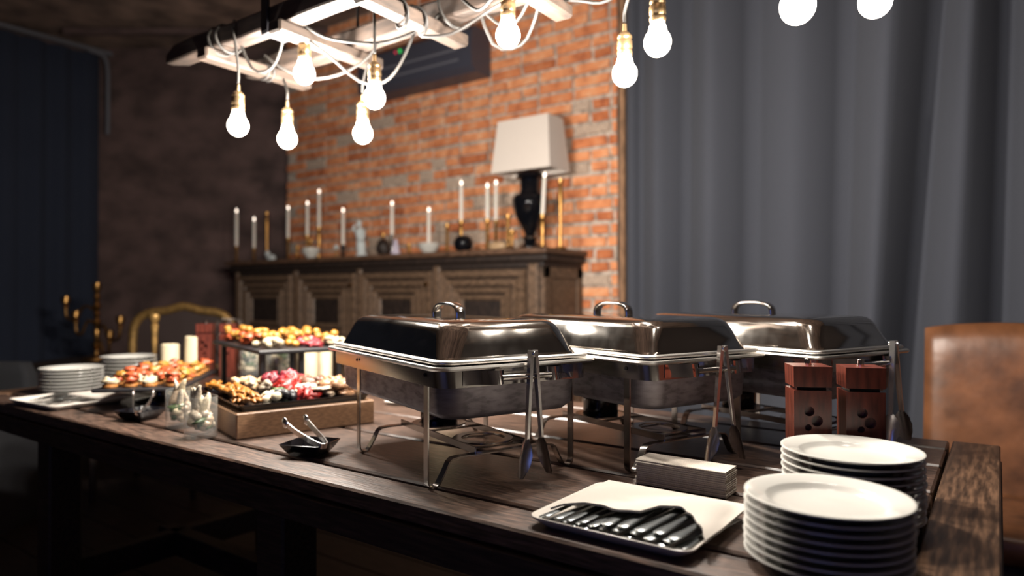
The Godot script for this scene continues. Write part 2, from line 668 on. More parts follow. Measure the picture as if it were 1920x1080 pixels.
func drape(st: SurfaceTool, cols: Array, dirx: Vector3, out: Vector3, y0: float, y1: float, amp: float, sub := 10, rows := 12) -> void:
	# cols: [valley place at the bottom, at the top]; cloth bulges out between valleys
	var P := []
	for r in rows + 1:
		var f := float(r) / rows
		var row := []
		for c in cols.size() - 1:
			var a: float = lerpf(cols[c][0], cols[c][1], f)
			var b: float = lerpf(cols[c + 1][0], cols[c + 1][1], f)
			var w: float = cols[c][2] if cols[c].size() > 2 else 1.0
			for k in sub:
				var t := float(k) / sub
				var bul := pow(sin(PI * t), 0.75) * amp * w + 0.004 * sin(t * 9.0 + c * 2.0 + f * 1.5)
				row.append(dirx * (lerpf(a, b, t + 0.06 * sin(TAU * t))) + out * bul + Vector3.UP * lerpf(y0, y1, f))
		row.append(dirx * lerpf(cols[-1][0], cols[-1][1], f) + Vector3.UP * lerpf(y0, y1, f))
		P.append(row)
	st.set_smooth_group(1)
	for r in rows:
		for c in P[0].size() - 1:
			quad(st, P[r][c], P[r][c + 1], P[r + 1][c + 1], P[r + 1][c])
			quad(st, P[r][c + 1] - out * 0.006, P[r][c] - out * 0.006, P[r + 1][c] - out * 0.006, P[r + 1][c + 1] - out * 0.006)
	st.set_smooth_group(-1)

func curtains() -> void:
	var t := thing("curtain", "heavy grey curtain hanging in broad folds beside the brick wall", "curtain", Vector3(0, 0.03, -3.68))
	var st := S()
	drape(st, [[-1.79, -1.79, 0.35], [-1.69, -1.69, 0.7], [-1.425, -1.39, 1.0], [-1.06, -1.03, 0.9], [-0.64, -0.56, 1.3], [-0.40, -0.14, 1.1], [-0.02, 0.06, 1.0], [0.26, 0.3, 1.0], [0.62, 0.66, 1.0], [1.0, 1.0, 1.0], [1.4, 1.4, 1.0], [1.8, 1.8, 1.0]], Vector3.RIGHT, Vector3.BACK, 0.0, 3.24, 0.19)
	part("cloth", st, M.curtain, t)
	var t2 := thing("dark_curtain", "almost black curtain hanging over the left side of the room", "curtain", Vector3(-6.56, 0.03, 0))
	var st2 := S()
	var cols := []
	for i in 24:
		cols.append([2.82 - i * 0.2, 2.82 - i * 0.2])
	drape(st2, cols, Vector3(0, 0, -1), Vector3.RIGHT, 0.0, 3.2, 0.05, 8, 4)
	part("cloth", st2, M.dark_curtain, t2)
	var t3 := thing("curtain_rail", "grey rail with crumpled heading above the dark curtain", "curtain rail", Vector3(-6.5, 3.23, 0))
	var s3 := S()
	box(s3, Vector3(0, 0.03, -0.5), Vector3(0.05, 0.035, 4.8), 0.005)
	part("rail", s3, M.pelmet, t3)
	var s4 := S()
	tube(s4, smoothed([Vector3(0, 0.02, -2.7), Vector3(0.01, 0.0, -2.82), Vector3(0.01, -0.1, -2.86), Vector3(0.01, -0.35, -2.865), Vector3(0.01, -0.7, -2.865)]), 0.02, 8)
	part("end_bracket", s4, M.pelmet, t3)

# ------------------------------------------------------------------ table
func table() -> void:
	var x0 := -3.02
	var x1 := 0.003
	var z0 := -1.985
	var z1 := -0.845
	var t := thing("dining_table", "long dark wooden plank table carrying the whole buffet", "table", Vector3(0, 0, 0))
	var e0 := -0.095
	var zs := [z1, -0.95, -1.233, -1.45, -1.68, -1.87, z0]
	for i in 6:
		var st := S()
		var a: float = zs[i]
		var b: float = zs[i + 1]
		box(st, Vector3((x0 + 0.11 + e0) / 2, 0, 0), Vector3(e0 - x0 - 0.11 - 0.01, 0.035, a - b - 0.017), 0.004)
		part("plank", st, M.table_top, t, Vector3(0, TT - 0.0175, (a + b) / 2))
	for xx in [[e0, x1], [x0, x0 + 0.105]]:
		var st := S()
		box(st, Vector3(0, 0, 0), Vector3(xx[1] - xx[0] - 0.003, 0.035, z1 - z0), 0.003)
		part("end_board", st, M.table_end, t, Vector3((xx[0] + xx[1]) / 2, TT - 0.0175, (z0 + z1) / 2))
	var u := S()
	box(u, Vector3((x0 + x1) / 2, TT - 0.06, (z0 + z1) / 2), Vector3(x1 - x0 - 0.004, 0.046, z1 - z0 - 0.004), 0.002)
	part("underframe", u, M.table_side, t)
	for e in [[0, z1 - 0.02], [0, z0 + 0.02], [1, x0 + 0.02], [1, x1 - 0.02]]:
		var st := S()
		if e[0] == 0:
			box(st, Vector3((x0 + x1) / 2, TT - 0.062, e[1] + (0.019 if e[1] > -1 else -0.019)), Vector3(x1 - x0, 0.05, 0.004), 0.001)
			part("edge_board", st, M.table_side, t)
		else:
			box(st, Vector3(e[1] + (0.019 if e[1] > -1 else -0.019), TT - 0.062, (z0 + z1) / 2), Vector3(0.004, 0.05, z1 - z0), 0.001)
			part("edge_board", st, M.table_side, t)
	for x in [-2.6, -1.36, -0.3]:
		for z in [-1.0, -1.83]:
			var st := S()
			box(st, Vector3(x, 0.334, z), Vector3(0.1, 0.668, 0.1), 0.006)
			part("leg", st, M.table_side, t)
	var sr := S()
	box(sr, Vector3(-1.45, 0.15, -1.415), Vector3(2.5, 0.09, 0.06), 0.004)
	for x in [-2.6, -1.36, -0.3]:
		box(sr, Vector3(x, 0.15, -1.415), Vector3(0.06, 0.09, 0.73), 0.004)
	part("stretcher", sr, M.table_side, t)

# ------------------------------------------------------------------ sideboard
func sideboard() -> void:
	var zf := -3.25
	var zb := -3.685
	var t := thing("sideboard", "long carved dark wooden sideboard against the brick wall", "sideboard", Vector3(-3.6, 0, zf))
	var dz := zf - zb
	var st := S()
	box(st, Vector3(0.0, 0.69, -dz / 2), Vector3(2.96, 1.18, dz), 0.004)
	part("carcass", st, M.cab_dark, t)
	var sp := S()          # end panel on the right, framed
	box(sp, Vector3(1.488, 0.69, -dz / 2), Vector3(0.016, 1.18, dz), 0.002)
	box(sp, Vector3(1.5, 0.68, -dz + 0.03), Vector3(0.014, 1.16, 0.06), 0.002)
	box(sp, Vector3(1.5, 0.68, -0.03), Vector3(0.014, 1.16, 0.06), 0.002)
	box(sp, Vector3(1.5, 1.23, -dz / 2), Vector3(0.014, 0.06, dz), 0.002)
	part("end_panel", sp, M.cab_up, t)
	var tp := S()
	box(tp, Vector3(-0.03, CABY - 0.016, -dz / 2 + 0.02), Vector3(3.14, 0.032, dz + 0.05), 0.005)
	part("top_board", tp, M.cab_top, t)
	var mo := S()
	box(mo, Vector3(-0.02, CABY - 0.055, -dz / 2 + 0.012), Vector3(3.1, 0.046, dz + 0.03), 0.012)
	box(mo, Vector3(-0.01, CABY - 0.095, -dz / 2 + 0.005), Vector3(3.03, 0.034, dz + 0.012), 0.006)
	part("moulding", mo, M.cab_dark, t)
	var xs := [-1.483, -0.739, -0.675, -0.031, 0.023, 0.677, 0.74, 1.4]
	for p in [[-1.483, -1.44], [-0.735, -0.68], [-0.028, 0.02], [0.68, 0.737], [1.403, 1.475]]:
		var s := S()
		box(s, Vector3((p[0] + p[1]) / 2, 0.69, 0.0), Vector3(p[1] - p[0], 1.18, 0.05), 0.008)
		part("pilaster", s, M.cab_up, t)
	var bs := S()
	box(bs, Vector3(0, 0.06, -dz / 2 + 0.01), Vector3(3.02, 0.12, dz + 0.02), 0.008)
	part("plinth", bs, M.cab_top, t)
	for d in 4:
		var a: float = xs[d * 2] + (0.045 if d == 0 else 0.0)
		var b: float = xs[d * 2 + 1]
		var cx := (a + b) / 2
		var wd := b - a - 0.012
		var y0 := 0.16
		var y1 := 1.255
		var door := put("door", boxm(Vector3(wd, y1 - y0, 0.014), 0.002), M.cab_dark, t, Vector3(cx, (y0 + y1) / 2, 0.008))
		# nested mitred frames, two panels high
		for half in [0, 1]:
			var py := (-1 if half == 0 else 1) * (y1 - y0) / 4 * 1.0
			var hw := wd / 2
			var hh := (y1 - y0) / 4 - 0.004
			var inset := 0.0
			for k in 4:
				var fw: float = [0.055, 0.05, 0.045, 0.04][k]
				var th: float = [0.03, 0.02, 0.026, 0.016][k]
				var s := S()
				var s2 := S()
				var ow := hw - inset
				var oh := hh - inset
				var iw := ow - fw + 0.006
				var ih := oh - fw + 0.006
				for sg in [-1, 1]:
					s = S()
					s2 = S()
					hexa(s, [Vector3(-ow, sg * oh, 0), Vector3(ow, sg * oh, 0), Vector3(iw, sg * ih, 0), Vector3(-iw, sg * ih, 0), Vector3(-ow + 0.006, sg * (oh - 0.006), th), Vector3(ow - 0.006, sg * (oh - 0.006), th), Vector3(iw + 0.01, sg * (ih + 0.01), th * 0.8), Vector3(-iw - 0.01, sg * (ih + 0.01), th * 0.8)])
					hexa(s2, [Vector3(sg * ow, -oh, 0), Vector3(sg * ow, oh, 0), Vector3(sg * iw, ih, 0), Vector3(sg * iw, -ih, 0), Vector3(sg * (ow - 0.006), -oh + 0.006, th), Vector3(sg * (ow - 0.006), oh - 0.006, th), Vector3(sg * (iw + 0.01), ih + 0.01, th * 0.8), Vector3(sg * (iw + 0.01), -ih - 0.01, th * 0.8)])
					part("frame_rail", s, M.cab, door, Vector3(0, py, 0.007))
					part("frame_stile", s2, M.cab_up, door, Vector3(0, py, 0.007))
				inset += fw
			if half == 1:
				pass
		if d == 1 or d == 2:
			var s := S()
			lathe(s, [Vector2(0.006, 0), Vector2(0.006, 0.012), Vector2(0.014, 0.018), Vector2(0.014, 0.026), Vector2(0, 0.03)], 12, Transform3D(Basis(Vector3.RIGHT, PI / 2), Vector3((b - cx - 0.02), 0.46, 0.035)))
			part("knob", s, M.brass, door)

# ------------------------------------------------------------------ ladder and bulbs
func ladder() -> void:
	var t := thing("hanging_ladder", "old bare wooden ladder hung level over the table as a light fitting", "ladder", Vector3(0, 1.83, 0))
	for e in [[-1.2, -2.27, 0.16, 0.06], [-1.445, -2.19, 0.1, 0.06]]:
		var st := S()
		var z: float = e[0]
		var pts := []
		var sc := []
		for i in 13:
			var f := i / 12.0
			pts.append(Vector3(lerpf(e[1], e[2], f), 0.066 + 0.003 * sin(i * 1.7), z + 0.003 * sin(i * 2.3)))
			sc.append(0.5 if i == 0 else 1.0 + 0.05 * sin(i * 3.1))
		pts.insert(1, pts[0].lerp(pts[1], 0.35))
		sc.insert(1, 0.95)
		var prof := []
		for q in rrect(0.03, 0.03, 0.008, 0, 2):
			prof.append(Vector2(q.x, -q.z))
		sweep(st, pts, prof, Vector3(0, 0, 1), false, false, sc)
		part("rail", st, M.ladder, t)
	for x in [-1.99, -1.63, -1.28, -0.93, -0.58, -0.23]:
		var st := S()
		box(st, Vector3.ZERO, Vector3(0.055, 0.036, 0.40), 0.006)
		part("rung", st, M.ladder_x, t, Vector3(x, 0.018, -1.345), Vector3(0.0, rnd.randf_range(-0.05, 0.05), 0.0))
	for p in [Vector3(-1.62, 0, -1.2), Vector3(-0.6, 0, -1.2), Vector3(-1.62, 0, -1.445), Vector3(-0.6, 0, -1.445)]:
		var st := S()
		tube(st, [p + Vector3(0, 0.09, 0), p + Vector3(0, 0.8, 0), p + Vector3(0, 1.49, 0)], 0.004, 6)
		part("hanging_wire", st, M.dark_cord, t)
	var br := S()
	box(br, Vector3(-1.69, 0.07, -1.165), Vector3(0.03, 0.1, 0.012), 0.002)
	box(br, Vector3(-1.69, 0.02, -1.2), Vector3(0.03, 0.012, 0.08), 0.002)
	part("bracket", br, M.black_metal, t)

func bulbs() -> void:
	var prof := [Vector2(0, -0.034)]
	for i in range(1, 11):
		var a := -PI / 2 + PI * 0.76 * i / 10.0
		prof.append(Vector2(cos(a) * 0.0305, sin(a) * 0.0325))
	prof.append_array([Vector2(0.0195, 0.033), Vector2(0.0165, 0.04), Vector2(0.0155, 0.048)])
	var globe := lathem(prof, 20, 1.2)
	var sock := lathem([Vector2(0.0, 0.054), Vector2(0.017, 0.054), Vector2(0.0185, 0.058), Vector2(0.0185, 0.064), Vector2(0.0165, 0.066), Vector2(0.0185, 0.07), Vector2(0.0185, 0.088), Vector2(0.016, 0.092), Vector2(0.018, 0.095), Vector2(0.018, 0.1), Vector2(0.012, 0.108), Vector2(0.006, 0.112), Vector2(0.005, 0.13), Vector2(0, 0.13)], 16, 0.7)
	var L := [
		[-1.835, 1.607, -1.173, -1.85, 1.90, -1.165, "lit bare bulb on a long straight cord at the left end of the ladder", 1.0],
		[-1.86, 1.606, -1.364, -1.93, 1.82, -1.40, "lit bare bulb hanging low at the leftmost rung, before the corner of the walls", 1.0],
		[-1.633, 1.746, -1.255, -1.635, 1.88, -1.255, "lit bare bulb held close under the second rung of the ladder", 1.0],
		[-1.43, 1.661, -1.338, -1.44, 1.92, -1.345, "lit bare bulb with brass socket in front of the air conditioner", 1.1],
		[-1.616, 1.609, -1.463, -1.60, 1.83, -1.47, "lit bare bulb hanging lower beside the one by the air conditioner", 1.1],
		[-0.978, 1.743, -1.354, -0.985, 1.88, -1.354, "lit bare bulb close under the ladder in front of upper brickwork", 1.0],
		[-0.735, 1.641, -1.50, -0.70, 1.84, -1.47, "lit bare bulb in front of the edge between brick and curtain", 1.0],
		[-0.61, 1.663, -1.408, -0.605, 1.84, -1.408, "lit bare bulb in front of the left part of the grey curtain", 0.7],
		[-0.282, 1.608, -1.248, -0.282, 1.84, -1.23, "large near lit bulb at the top edge before the middle of the grey curtain", 0.16],
		[-0.187, 1.660, -1.439, -0.19, 1.84, -1.42, "rightmost lit bulb at the top edge before the grey curtain", 0.14]]
	for b in L:
		var t := thing("pendant_bulb", b[6], "light bulb", Vector3(b[0], b[1], b[2]), 0.0, "bare bulbs hung from the ladder")
		put("bulb", globe, M.bulb_glow, t)
		put("socket", sock, M.socket, t, Vector3(0, -0.0095, 0))
		var top := Vector3(b[3] - b[0], b[4] - b[1], b[5] - b[2])
		var st := S()
		tube(st, smoothed([Vector3(0, 0.126, 0), Vector3(0, 0.126, 0).lerp(top, 0.35) + Vector3(-top.x * 0.3, 0, -top.z * 0.3), top]), 0.0042, 7)
		part("cord", st, M.cord, t)
		var l := OmniLight3D.new()
		l.name = "bulb_light"
		l.light_color = BULB_COLOR
		l.light_energy = BULB_ENERGY * b[7]
		l.light_size = 0.03
		l.omni_range = 12.0
		l.omni_attenuation = 2.0
		l.shadow_enabled = true
		t.add_child(l, true)

func loops(pts: Array, z: float, y: float, rz: float, ry: float, x0: float, x1: float, turns: float) -> void:
	for i in int(turns * 12) + 1:
		var f := i / (turns * 12.0)
		var a := TAU * turns * f
		pts.append(Vector3(lerpf(x0, x1, f), y + cos(a) * ry, z + sin(a) * rz))

func wires() -> void:
	var defs := []
	# [label, points, dark]
	var a := []
	loops(a, -1.2, 1.893, 0.042, 0.044, -1.98, -1.9, 2)
	a.append_array([Vector3(-1.86, 1.80, -1.235), Vector3(-1.78, 1.79, -1.25), Vector3(-1.72, 1.86, -1.245), Vector3(-1.68, 1.93, -1.21)])
	defs.append(["grey cable wound twice round the left end of the near ladder rail", a, false])
	a = [Vector3(-1.83, 1.84, -1.26), Vector3(-1.78, 1.80, -1.28), Vector3(-1.70, 1.76, -1.32), Vector3(-1.62, 1.77, -1.37), Vector3(-1.55, 1.83, -1.43), Vector3(-1.5, 1.93, -1.45)]
	defs.append(["grey cable sagging between the first two rungs of the ladder", a, false])
	a = []
	for i in 25:
		var an := TAU * 2 * i / 24.0
		a.append(Vector3(-1.99 + sin(an) * 0.033, 1.848 + cos(an) * 0.024, -1.36 - i * 0.0016))
	defs.append(["dark cable wrapped round the leftmost rung", a, true])
	a = [Vector3(-1.62, 1.85, -1.22), Vector3(-1.58, 1.80, -1.3), Vector3(-1.53, 1.735, -1.37), Vector3(-1.47, 1.73, -1.41), Vector3(-1.42, 1.78, -1.43), Vector3(-1.38, 1.88, -1.45), Vector3(-1.36, 1.94, -1.445)]
	defs.append(["pale cable hanging in a deep loop left of the bulb by the air conditioner", a, false])
	a = [Vector3(-1.6, 1.87, -1.23), Vector3(-1.56, 1.84, -1.27), Vector3(-1.48, 1.82, -1.31), Vector3(-1.4, 1.82, -1.36), Vector3(-1.3, 1.85, -1.4), Vector3(-1.25, 1.88, -1.41)]
	defs.append(["grey cable slung across the second gap of the ladder", a, false])
	a = []
	loops(a, -1.445, 1.893, 0.045, 0.05, -1.38, -1.16, 2)
	a.append_array([Vector3(-1.12, 1.79, -1.48), Vector3(-1.04, 1.775, -1.5), Vector3(-0.98, 1.83, -1.48), Vector3(-0.95, 1.9, -1.46)])
	defs.append(["grey cable spiralling round the far ladder rail above the air conditioner", a, false])
	a = []
	for i in 19:
		var an := TAU * 1.5 * i / 18.0
		a.append(Vector3(-1.28 + sin(an) * 0.036, 1.846 + cos(an) * 0.034, -1.26 - i * 0.006))
	a.append_array([Vector3(-1.2, 1.81, -1.40), Vector3(-1.12, 1.85, -1.43), Vector3(-1.02, 1.84, -1.38), Vector3(-0.95, 1.83, -1.36)])
	defs.append(["black cable looped over the third rung of the ladder", a, true])
	a = [Vector3(-1.22, 1.95, -1.42), Vector3(-1.12, 1.86, -1.38), Vector3(-1.05, 1.82, -1.34), Vector3(-0.98, 1.83, -1.31), Vector3(-0.9, 1.86, -1.33), Vector3(-0.86, 1.92, -1.36)]
	defs.append(["grey cable tangled beside the bulb before the upper brickwork", a, false])
	a = [Vector3(-1.15, 1.90, -1.44), Vector3(-1.1, 1.84, -1.47), Vector3(-1.03, 1.82, -1.46), Vector3(-0.95, 1.86, -1.42), Vector3(-0.9, 1.83, -1.37), Vector3(-0.83, 1.84, -1.34), Vector3(-0.78, 1.9, -1.4)]
	defs.append(["grey cable bunched under the far rail at the fourth rung", a, false])
	a = [Vector3(-0.93, 1.87, -1.5), Vector3(-0.86, 1.85, -1.5), Vector3(-0.8, 1.83, -1.5), Vector3(-0.74, 1.835, -1.49), Vector3(-0.66, 1.85, -1.48), Vector3(-0.58, 1.9, -1.46)]
	defs.append(["thin cable sagging toward the bulb by the curtain edge", a, false])
	for d in defs:
		var p0: Vector3 = d[1][0]
		var loc := []
		for q in d[1]:
			loc.append(q - p0)
		var t := thing("light_cable", d[0], "cable", p0, 0.0, "lighting cables wound on the ladder")
		var st := S()
		tube(st, smoothed(loc, 3), 0.0045, 6)
		part("cable", st, M.dark_cord if d[2] else M.cord, t)

# ------------------------------------------------------------------ chafing dishes
func make_dish(label: String, at: Vector3, turn: float) -> Node3D:
	var t := thing("chafing_dish", label, "chafing dish", at, turn, "steel chafing dishes in a row")
	# water pan
	if not C.has("pan"):
		var st := S()
		var R := [rrect(0.10, 0.235, 0.03, 0.126), rrect(0.14, 0.268, 0.04, 0.128), rrect(0.153, 0.281, 0.045, 0.14), rrect(0.158, 0.286, 0.045, 0.22), rrect(0.158, 0.286, 0.045, 0.224)]
		loft(st, R, [1, 1, 1, 1], true, false)
		C.pan = fin(st)
		st = S()
		loft(st, [rrect(0.156, 0.284, 0.04, 0.219), rrect(0.182, 0.307, 0.03, 0.222), rrect(0.1845, 0.3095, 0.03, 0.2255), rrect(0.183, 0.308, 0.03, 0.229), rrect(0.15, 0.28, 0.03, 0.2295)], [1, 2, 3, 4], false, false)
		C.rim = fin(st)
		st = S()
		loft(st, [rrect(0.156, 0.281, 0.03, 0.239), rrect(0.155, 0.279, 0.035, 0.243), rrect(0.148, 0.270, 0.04, 0.262), rrect(0.138, 0.260, 0.045, 0.288), rrect(0.133, 0.254, 0.046, 0.297), rrect(0.125, 0.246, 0.046, 0.3035), rrect(0.112, 0.233, 0.044, 0.307), rrect(0.06, 0.16, 0.03, 0.309), rrect(0.01, 0.03, 0.005, 0.3095)], [4, 5, 5, 5, 5, 5, 5, 5], true, true)
		C.lid = fin(st)
		st = S()
		loft(st, [rrect(0.148, 0.272, 0.03, 0.231), rrect(0.171, 0.296, 0.025, 0.232), rrect(0.1735, 0.2985, 0.025, 0.235), rrect(0.172, 0.297, 0.025, 0.2385), rrect(0.168, 0.293, 0.025, 0.2395), rrect(0.154, 0.279, 0.03, 0.2385)], [1, 2, 2, 2, 3], false, false)
		C.lid_rim = fin(st)
		st = S()        # lid handle: an arched strap along the dish
		var pts := []
		for i in 17:
			var a := PI * i / 16.0
			var e := pow(absf(sin(a)), 0.6)
			pts.append(Vector3(0, 0.306 + 0.031 * e, -0.058 * signf(cos(a)) * pow(absf(cos(a)), 0.75)))
		pts.push_front(Vector3(0, 0.304, -0.058))
		pts.append(Vector3(0, 0.304, 0.058))
		var prof := []
		for q in rrect(0.0115, 0.0042, 0.004, 0, 2):
			prof.append(Vector2(q.x, -q.z))
		sweep(st, pts, prof, Vector3(1, 0, 0), true)
		C.lid_handle = fin(st)
		st = S()        # frame band below the rim, bowed out at both ends
		var ring := rrect(0.168, 0.293, 0.03, 0.205, 5)
		sweep(st, ring, rect2(0.03, 0.0025), Vector3.UP, false, true)
		C.band = fin(st)
		st = S()
		var hp := []
		for p in [[-0.125, 0.0], [-0.1, 0.002], [-0.085, 0.012], [-0.075, 0.02], [-0.06, 0.023], [-0.052, 0.02], [-0.05, 0.012]]:
			hp.append(Vector3(p[0], 0.207, 0.2945 + p[1]))
		sweep(st, hp, rect2(0.026, 0.003), Vector3.UP, false)
		var hp2 := []
		for p in hp:
			hp2.push_front(Vector3(-p.x, p.y, p.z))
		sweep(st, hp2, rect2(0.026, 0.003), Vector3.UP, false)
		tube(st, [Vector3(-0.055, 0.205, 0.315), Vector3(0, 0.205, 0.315), Vector3(0.055, 0.205, 0.315)], 0.006, 10)
		C.grip = fin(st)
		st = S()        # a pair of legs and the bar between them, one bent strap
		var lp := [Vector3(-0.167, 0.218, 0), Vector3(-0.167, 0.12, 0), Vector3(-0.167, 0.02, 0)]
		for i in 7:
			var a := PI * (i + 1) / 7.0 * 0.85
			lp.append(Vector3(-0.167 + 0.013 * (1 - cos(a)), 0.015 - 0.013 * sin(a), 0))
		lp.append_array([Vector3(-0.131, 0.028, 0), Vector3(-0.123, 0.044, 0), Vector3(-0.116, 0.05, 0), Vector3(-0.1, 0.052, 0)])
		var full := lp.duplicate()
		for i in range(lp.size() - 1, -1, -1):
			full.append(Vector3(-lp[i].x, lp[i].y, 0))
		sweep(st, full, rect2(0.017, 0.003), Vector3(0, 0, 1), false)
		C.legs = fin(st)
		st = S()        # fuel shelf: two straps with two rings
		for sx in [-1, 1]:
			box(st, Vector3(sx * 0.062, 0.058, 0.058), Vector3(0.003, 0.014, 0.35), 0.0008)
		for cz in [0.155, -0.045]:
			lathe(st, [Vector2(0.045, 0.0605), Vector2(0.062, 0.0605), Vector2(0.062, 0.0635), Vector2(0.045, 0.0635), Vector2(0.045, 0.0605)], 32, Transform3D(Basis(), Vector3(0, 0, cz)))
			box(st, Vector3(0, 0.056, cz + 0.05), Vector3(0.124, 0.003, 0.014), 0.0008)
			box(st, Vector3(0, 0.056, cz - 0.05), Vector3(0.124, 0.003, 0.014), 0.0008)
		C.shelf = fin(st)
		st = S()
		for p in [Vector3(-0.171, 0.21, 0.233), Vector3(-0.171, 0.21, -0.115), Vector3(0.171, 0.21, 0.233), Vector3(0.171, 0.21, -0.115)]:
			lathe(st, [Vector2(0, 0.003), Vector2(0.003, 0.002), Vector2(0.004, 0)], 10, Transform3D(Basis(Vector3.BACK, PI / 2 * (1 if p.x < 0 else -1)), p))
		C.rivets = fin(st)
	put("water_pan", C.pan, M.pan, t)
	put("pan_rim", C.rim, M.rim_steel, t)
	var lid := put("lid", C.lid, M.steel, t)
	put("lid_rim", C.lid_rim, M.rim_steel, lid)
	put("handle", C.lid_handle, M.chrome, lid)
	put("band", C.band, M.strap, t)
	put("grip", C.grip, M.chrome, t)
	put("grip", C.grip, M.chrome, t, Vector3.ZERO, Vector3(0, PI, 0))
	put("leg_strap", C.legs, M.strap, t, Vector3(0, 0, 0.233))
	put("leg_strap", C.legs, M.strap, t, Vector3(0, 0, -0.115))
	put("fuel_shelf", C.shelf, M.strap, t)
	put("rivets", C.rivets, M.black_metal, t)
	return t

func make_tongs(label: String, at: Vector3, turn: float, spread: float, tilt: float) -> Node3D:
	var t := thing("serving_tongs", label, "tongs", at, turn, "steel tongs hung on the dish grips")
	t.rotation.x = tilt
	for sg in [-1, 1]:
		var key := "tong_arm"
		if not C.has(key):
			var st := S()
			# channel arm hanging down from the pivot (local -y), scalloped spoon at the end
			var pts := []
			for i in 9:
				pts.append(Vector3(0, -0.165 * i / 8.0, 0))
			var prof := [Vector2(-0.0065, -0.004), Vector2(-0.0055, -0.004), Vector2(-0.0045, 0.001), Vector2(0.0045, 0.001), Vector2(0.0055, -0.004), Vector2(0.0065, -0.004), Vector2(0.006, 0.003), Vector2(-0.006, 0.003)]
			var sc := []
			for i in 9:
				sc.append(lerpf(1.0, 0.72, i / 8.0))
			sweep(st, pts, prof, Vector3(0, 0, 1), false, false, sc)
			C[key] = fin(st)
			st = S()
			var top := []
			var n := 10
			for i in n + 1:
				var f := float(i) / n
				var w := 0.006 + 0.013 * sin(PI * pow(f, 0.8) * 0.93) * (1.0 + 0.1 * cos(f * 34.0))
				var row := []
				for k in 7:
					var q := k / 6.0 * 2 - 1
					row.append(Vector3(-0.006 * sin(PI * f) + 0.009 * q * q * sin(PI * clampf(f, 0.05, 0.95)) - 0.012 * f * f, -0.163 - 0.072 * f, q * w))
				top.append(row)
			st.set_smooth_group(1)
			for i in n:
				for k in 6:
					quad(st, top[i][k], top[i][k + 1], top[i + 1][k + 1], top[i + 1][k])
			st.set_smooth_group(2)
			var d := Vector3(-0.0016, 0, 0)
			for i in n:
				for k in 6:
					quad(st, top[i][k + 1] + d, top[i][k] + d, top[i + 1][k] + d, top[i + 1][k + 1] + d)
			C.tong_spoon = fin(st)
		var arm := put("arm", C[key], M.tong, t, Vector3(sg * 0.005, 0, 0), Vector3(0, 0 if sg > 0 else PI, 0))
		arm.basis = Basis(Vector3.BACK, sg * spread) * Basis(Vector3.UP, 0.0 if sg < 0 else PI)
		put("spoon_end", C.tong_spoon, M.tong, arm)
	var st := S()
	tube(st, [Vector3(0, -0.006, -0.01), Vector3(0, -0.006, 0), Vector3(0, -0.006, 0.01)], 0.005, 8)
	part("pivot", st, M.tong, t)
	return t

func dishes() -> void:
	var turn := deg_to_rad(68.5)
	var s := Vector3(0.3665, 0, -0.9304)
	var n := Vector3(0.9304, 0, 0.3665)
	var cs := [Vector3(-1.013, TT, -1.172), Vector3(-0.762, TT, -1.488), Vector3(-0.517, TT, -1.798)]
	var names := ["nearest steel chafing dish, the left of the three, beside the food riser", "middle steel chafing dish of the three, behind the paper napkins", "farthest steel chafing dish of the three, behind the two wooden mills"]
	var tongs := ["steel tongs hanging on the grip of the nearest chafing dish", "steel tongs hanging on the grip of the middle chafing dish", "steel tongs hanging open on the grip of the farthest chafing dish"]
	var cans := ["black fuel can under the back of the nearest chafing dish", "black fuel can with blue gel under the middle chafing dish", "black fuel can under the farthest chafing dish"]
	for i in 3:
		make_dish(names[i], cs[i], turn)
		var tp: Vector3 = cs[i] + n * 0.318 + s * [0.012, 0.016, 0.075][i] + Vector3(0, 0.253, 0)
		make_tongs(tongs[i], tp, turn + [0.0, -0.25, 0.15][i], [0.07, 0.11, 0.17][i], -0.03)
		var ft := thing("fuel_can", cans[i], "fuel can", cs[i] + Vector3(0, 0.0595, 0) - n * 0.045, turn, "fuel cans under the chafing dishes")
		put("can", lathem([Vector2(0, 0), Vector2(0.042, 0), Vector2(0.043, 0.004), Vector2(0.043, 0.042), Vector2(0.04, 0.046), Vector2(0.03, 0.046), Vector2(0.03, 0.04), Vector2(0, 0.04)], 20), M.black_gloss, ft)
		put("collar", lathem([Vector2(0.03, 0.046), Vector2(0.032, 0.046), Vector2(0.032, 0.052), Vector2(0.03, 0.052), Vector2(0.03, 0.046)], 20), M.steel, ft)
		if i == 1:
			put("gel", blobm(Vector3(0.028, 0.012, 0.028), 0.3, 5), M.blue_gel, ft, Vector3(0, 0.048, 0))

# ------------------------------------------------------------------ plates
func plate_mesh() -> ArrayMesh:
	if not C.has("plate"):
		var st := S()
		lathe(st, [Vector2(0, 0.0012), Vector2(0.054, 0.0012), Vector2(0.056, 0), Vector2(0.06, 0), Vector2(0.063, 0.002), Vector2(0.075, 0.0095), Vector2(0.099, 0.0158), Vector2(0.1025, 0.017), Vector2(0.1035, 0.0181), Vector2(0.1032, 0.0193), Vector2(0.1018, 0.0198), Vector2(0.0985, 0.0188), Vector2(0.0775, 0.0142), Vector2(0.0745, 0.0125), Vector2(0.07, 0.0075), Vector2(0.066, 0.006), Vector2(0.03, 0.0052), Vector2(0, 0.005)], 64, Transform3D(), 0.75)
		C.plate = fin(st)
	return C.plate

func stack(x: float, z: float, n: int, step: float, where: String, grp: String) -> void:
	for i in n:
		var o := MeshInstance3D.new()
		o.name = numbered(self, "plate")
		o.mesh = plate_mesh()
		o.material_override = M.china
		add_child(o, true)
		o.position = Vector3(x + rnd.randf_range(-0.001, 0.001), TT + 0.0005 + i * step, z + rnd.randf_range(-0.001, 0.001))
		tag(o, "round white plate, %s of the %s" % [ORD[n - 1 - i], where], "plate", grp)

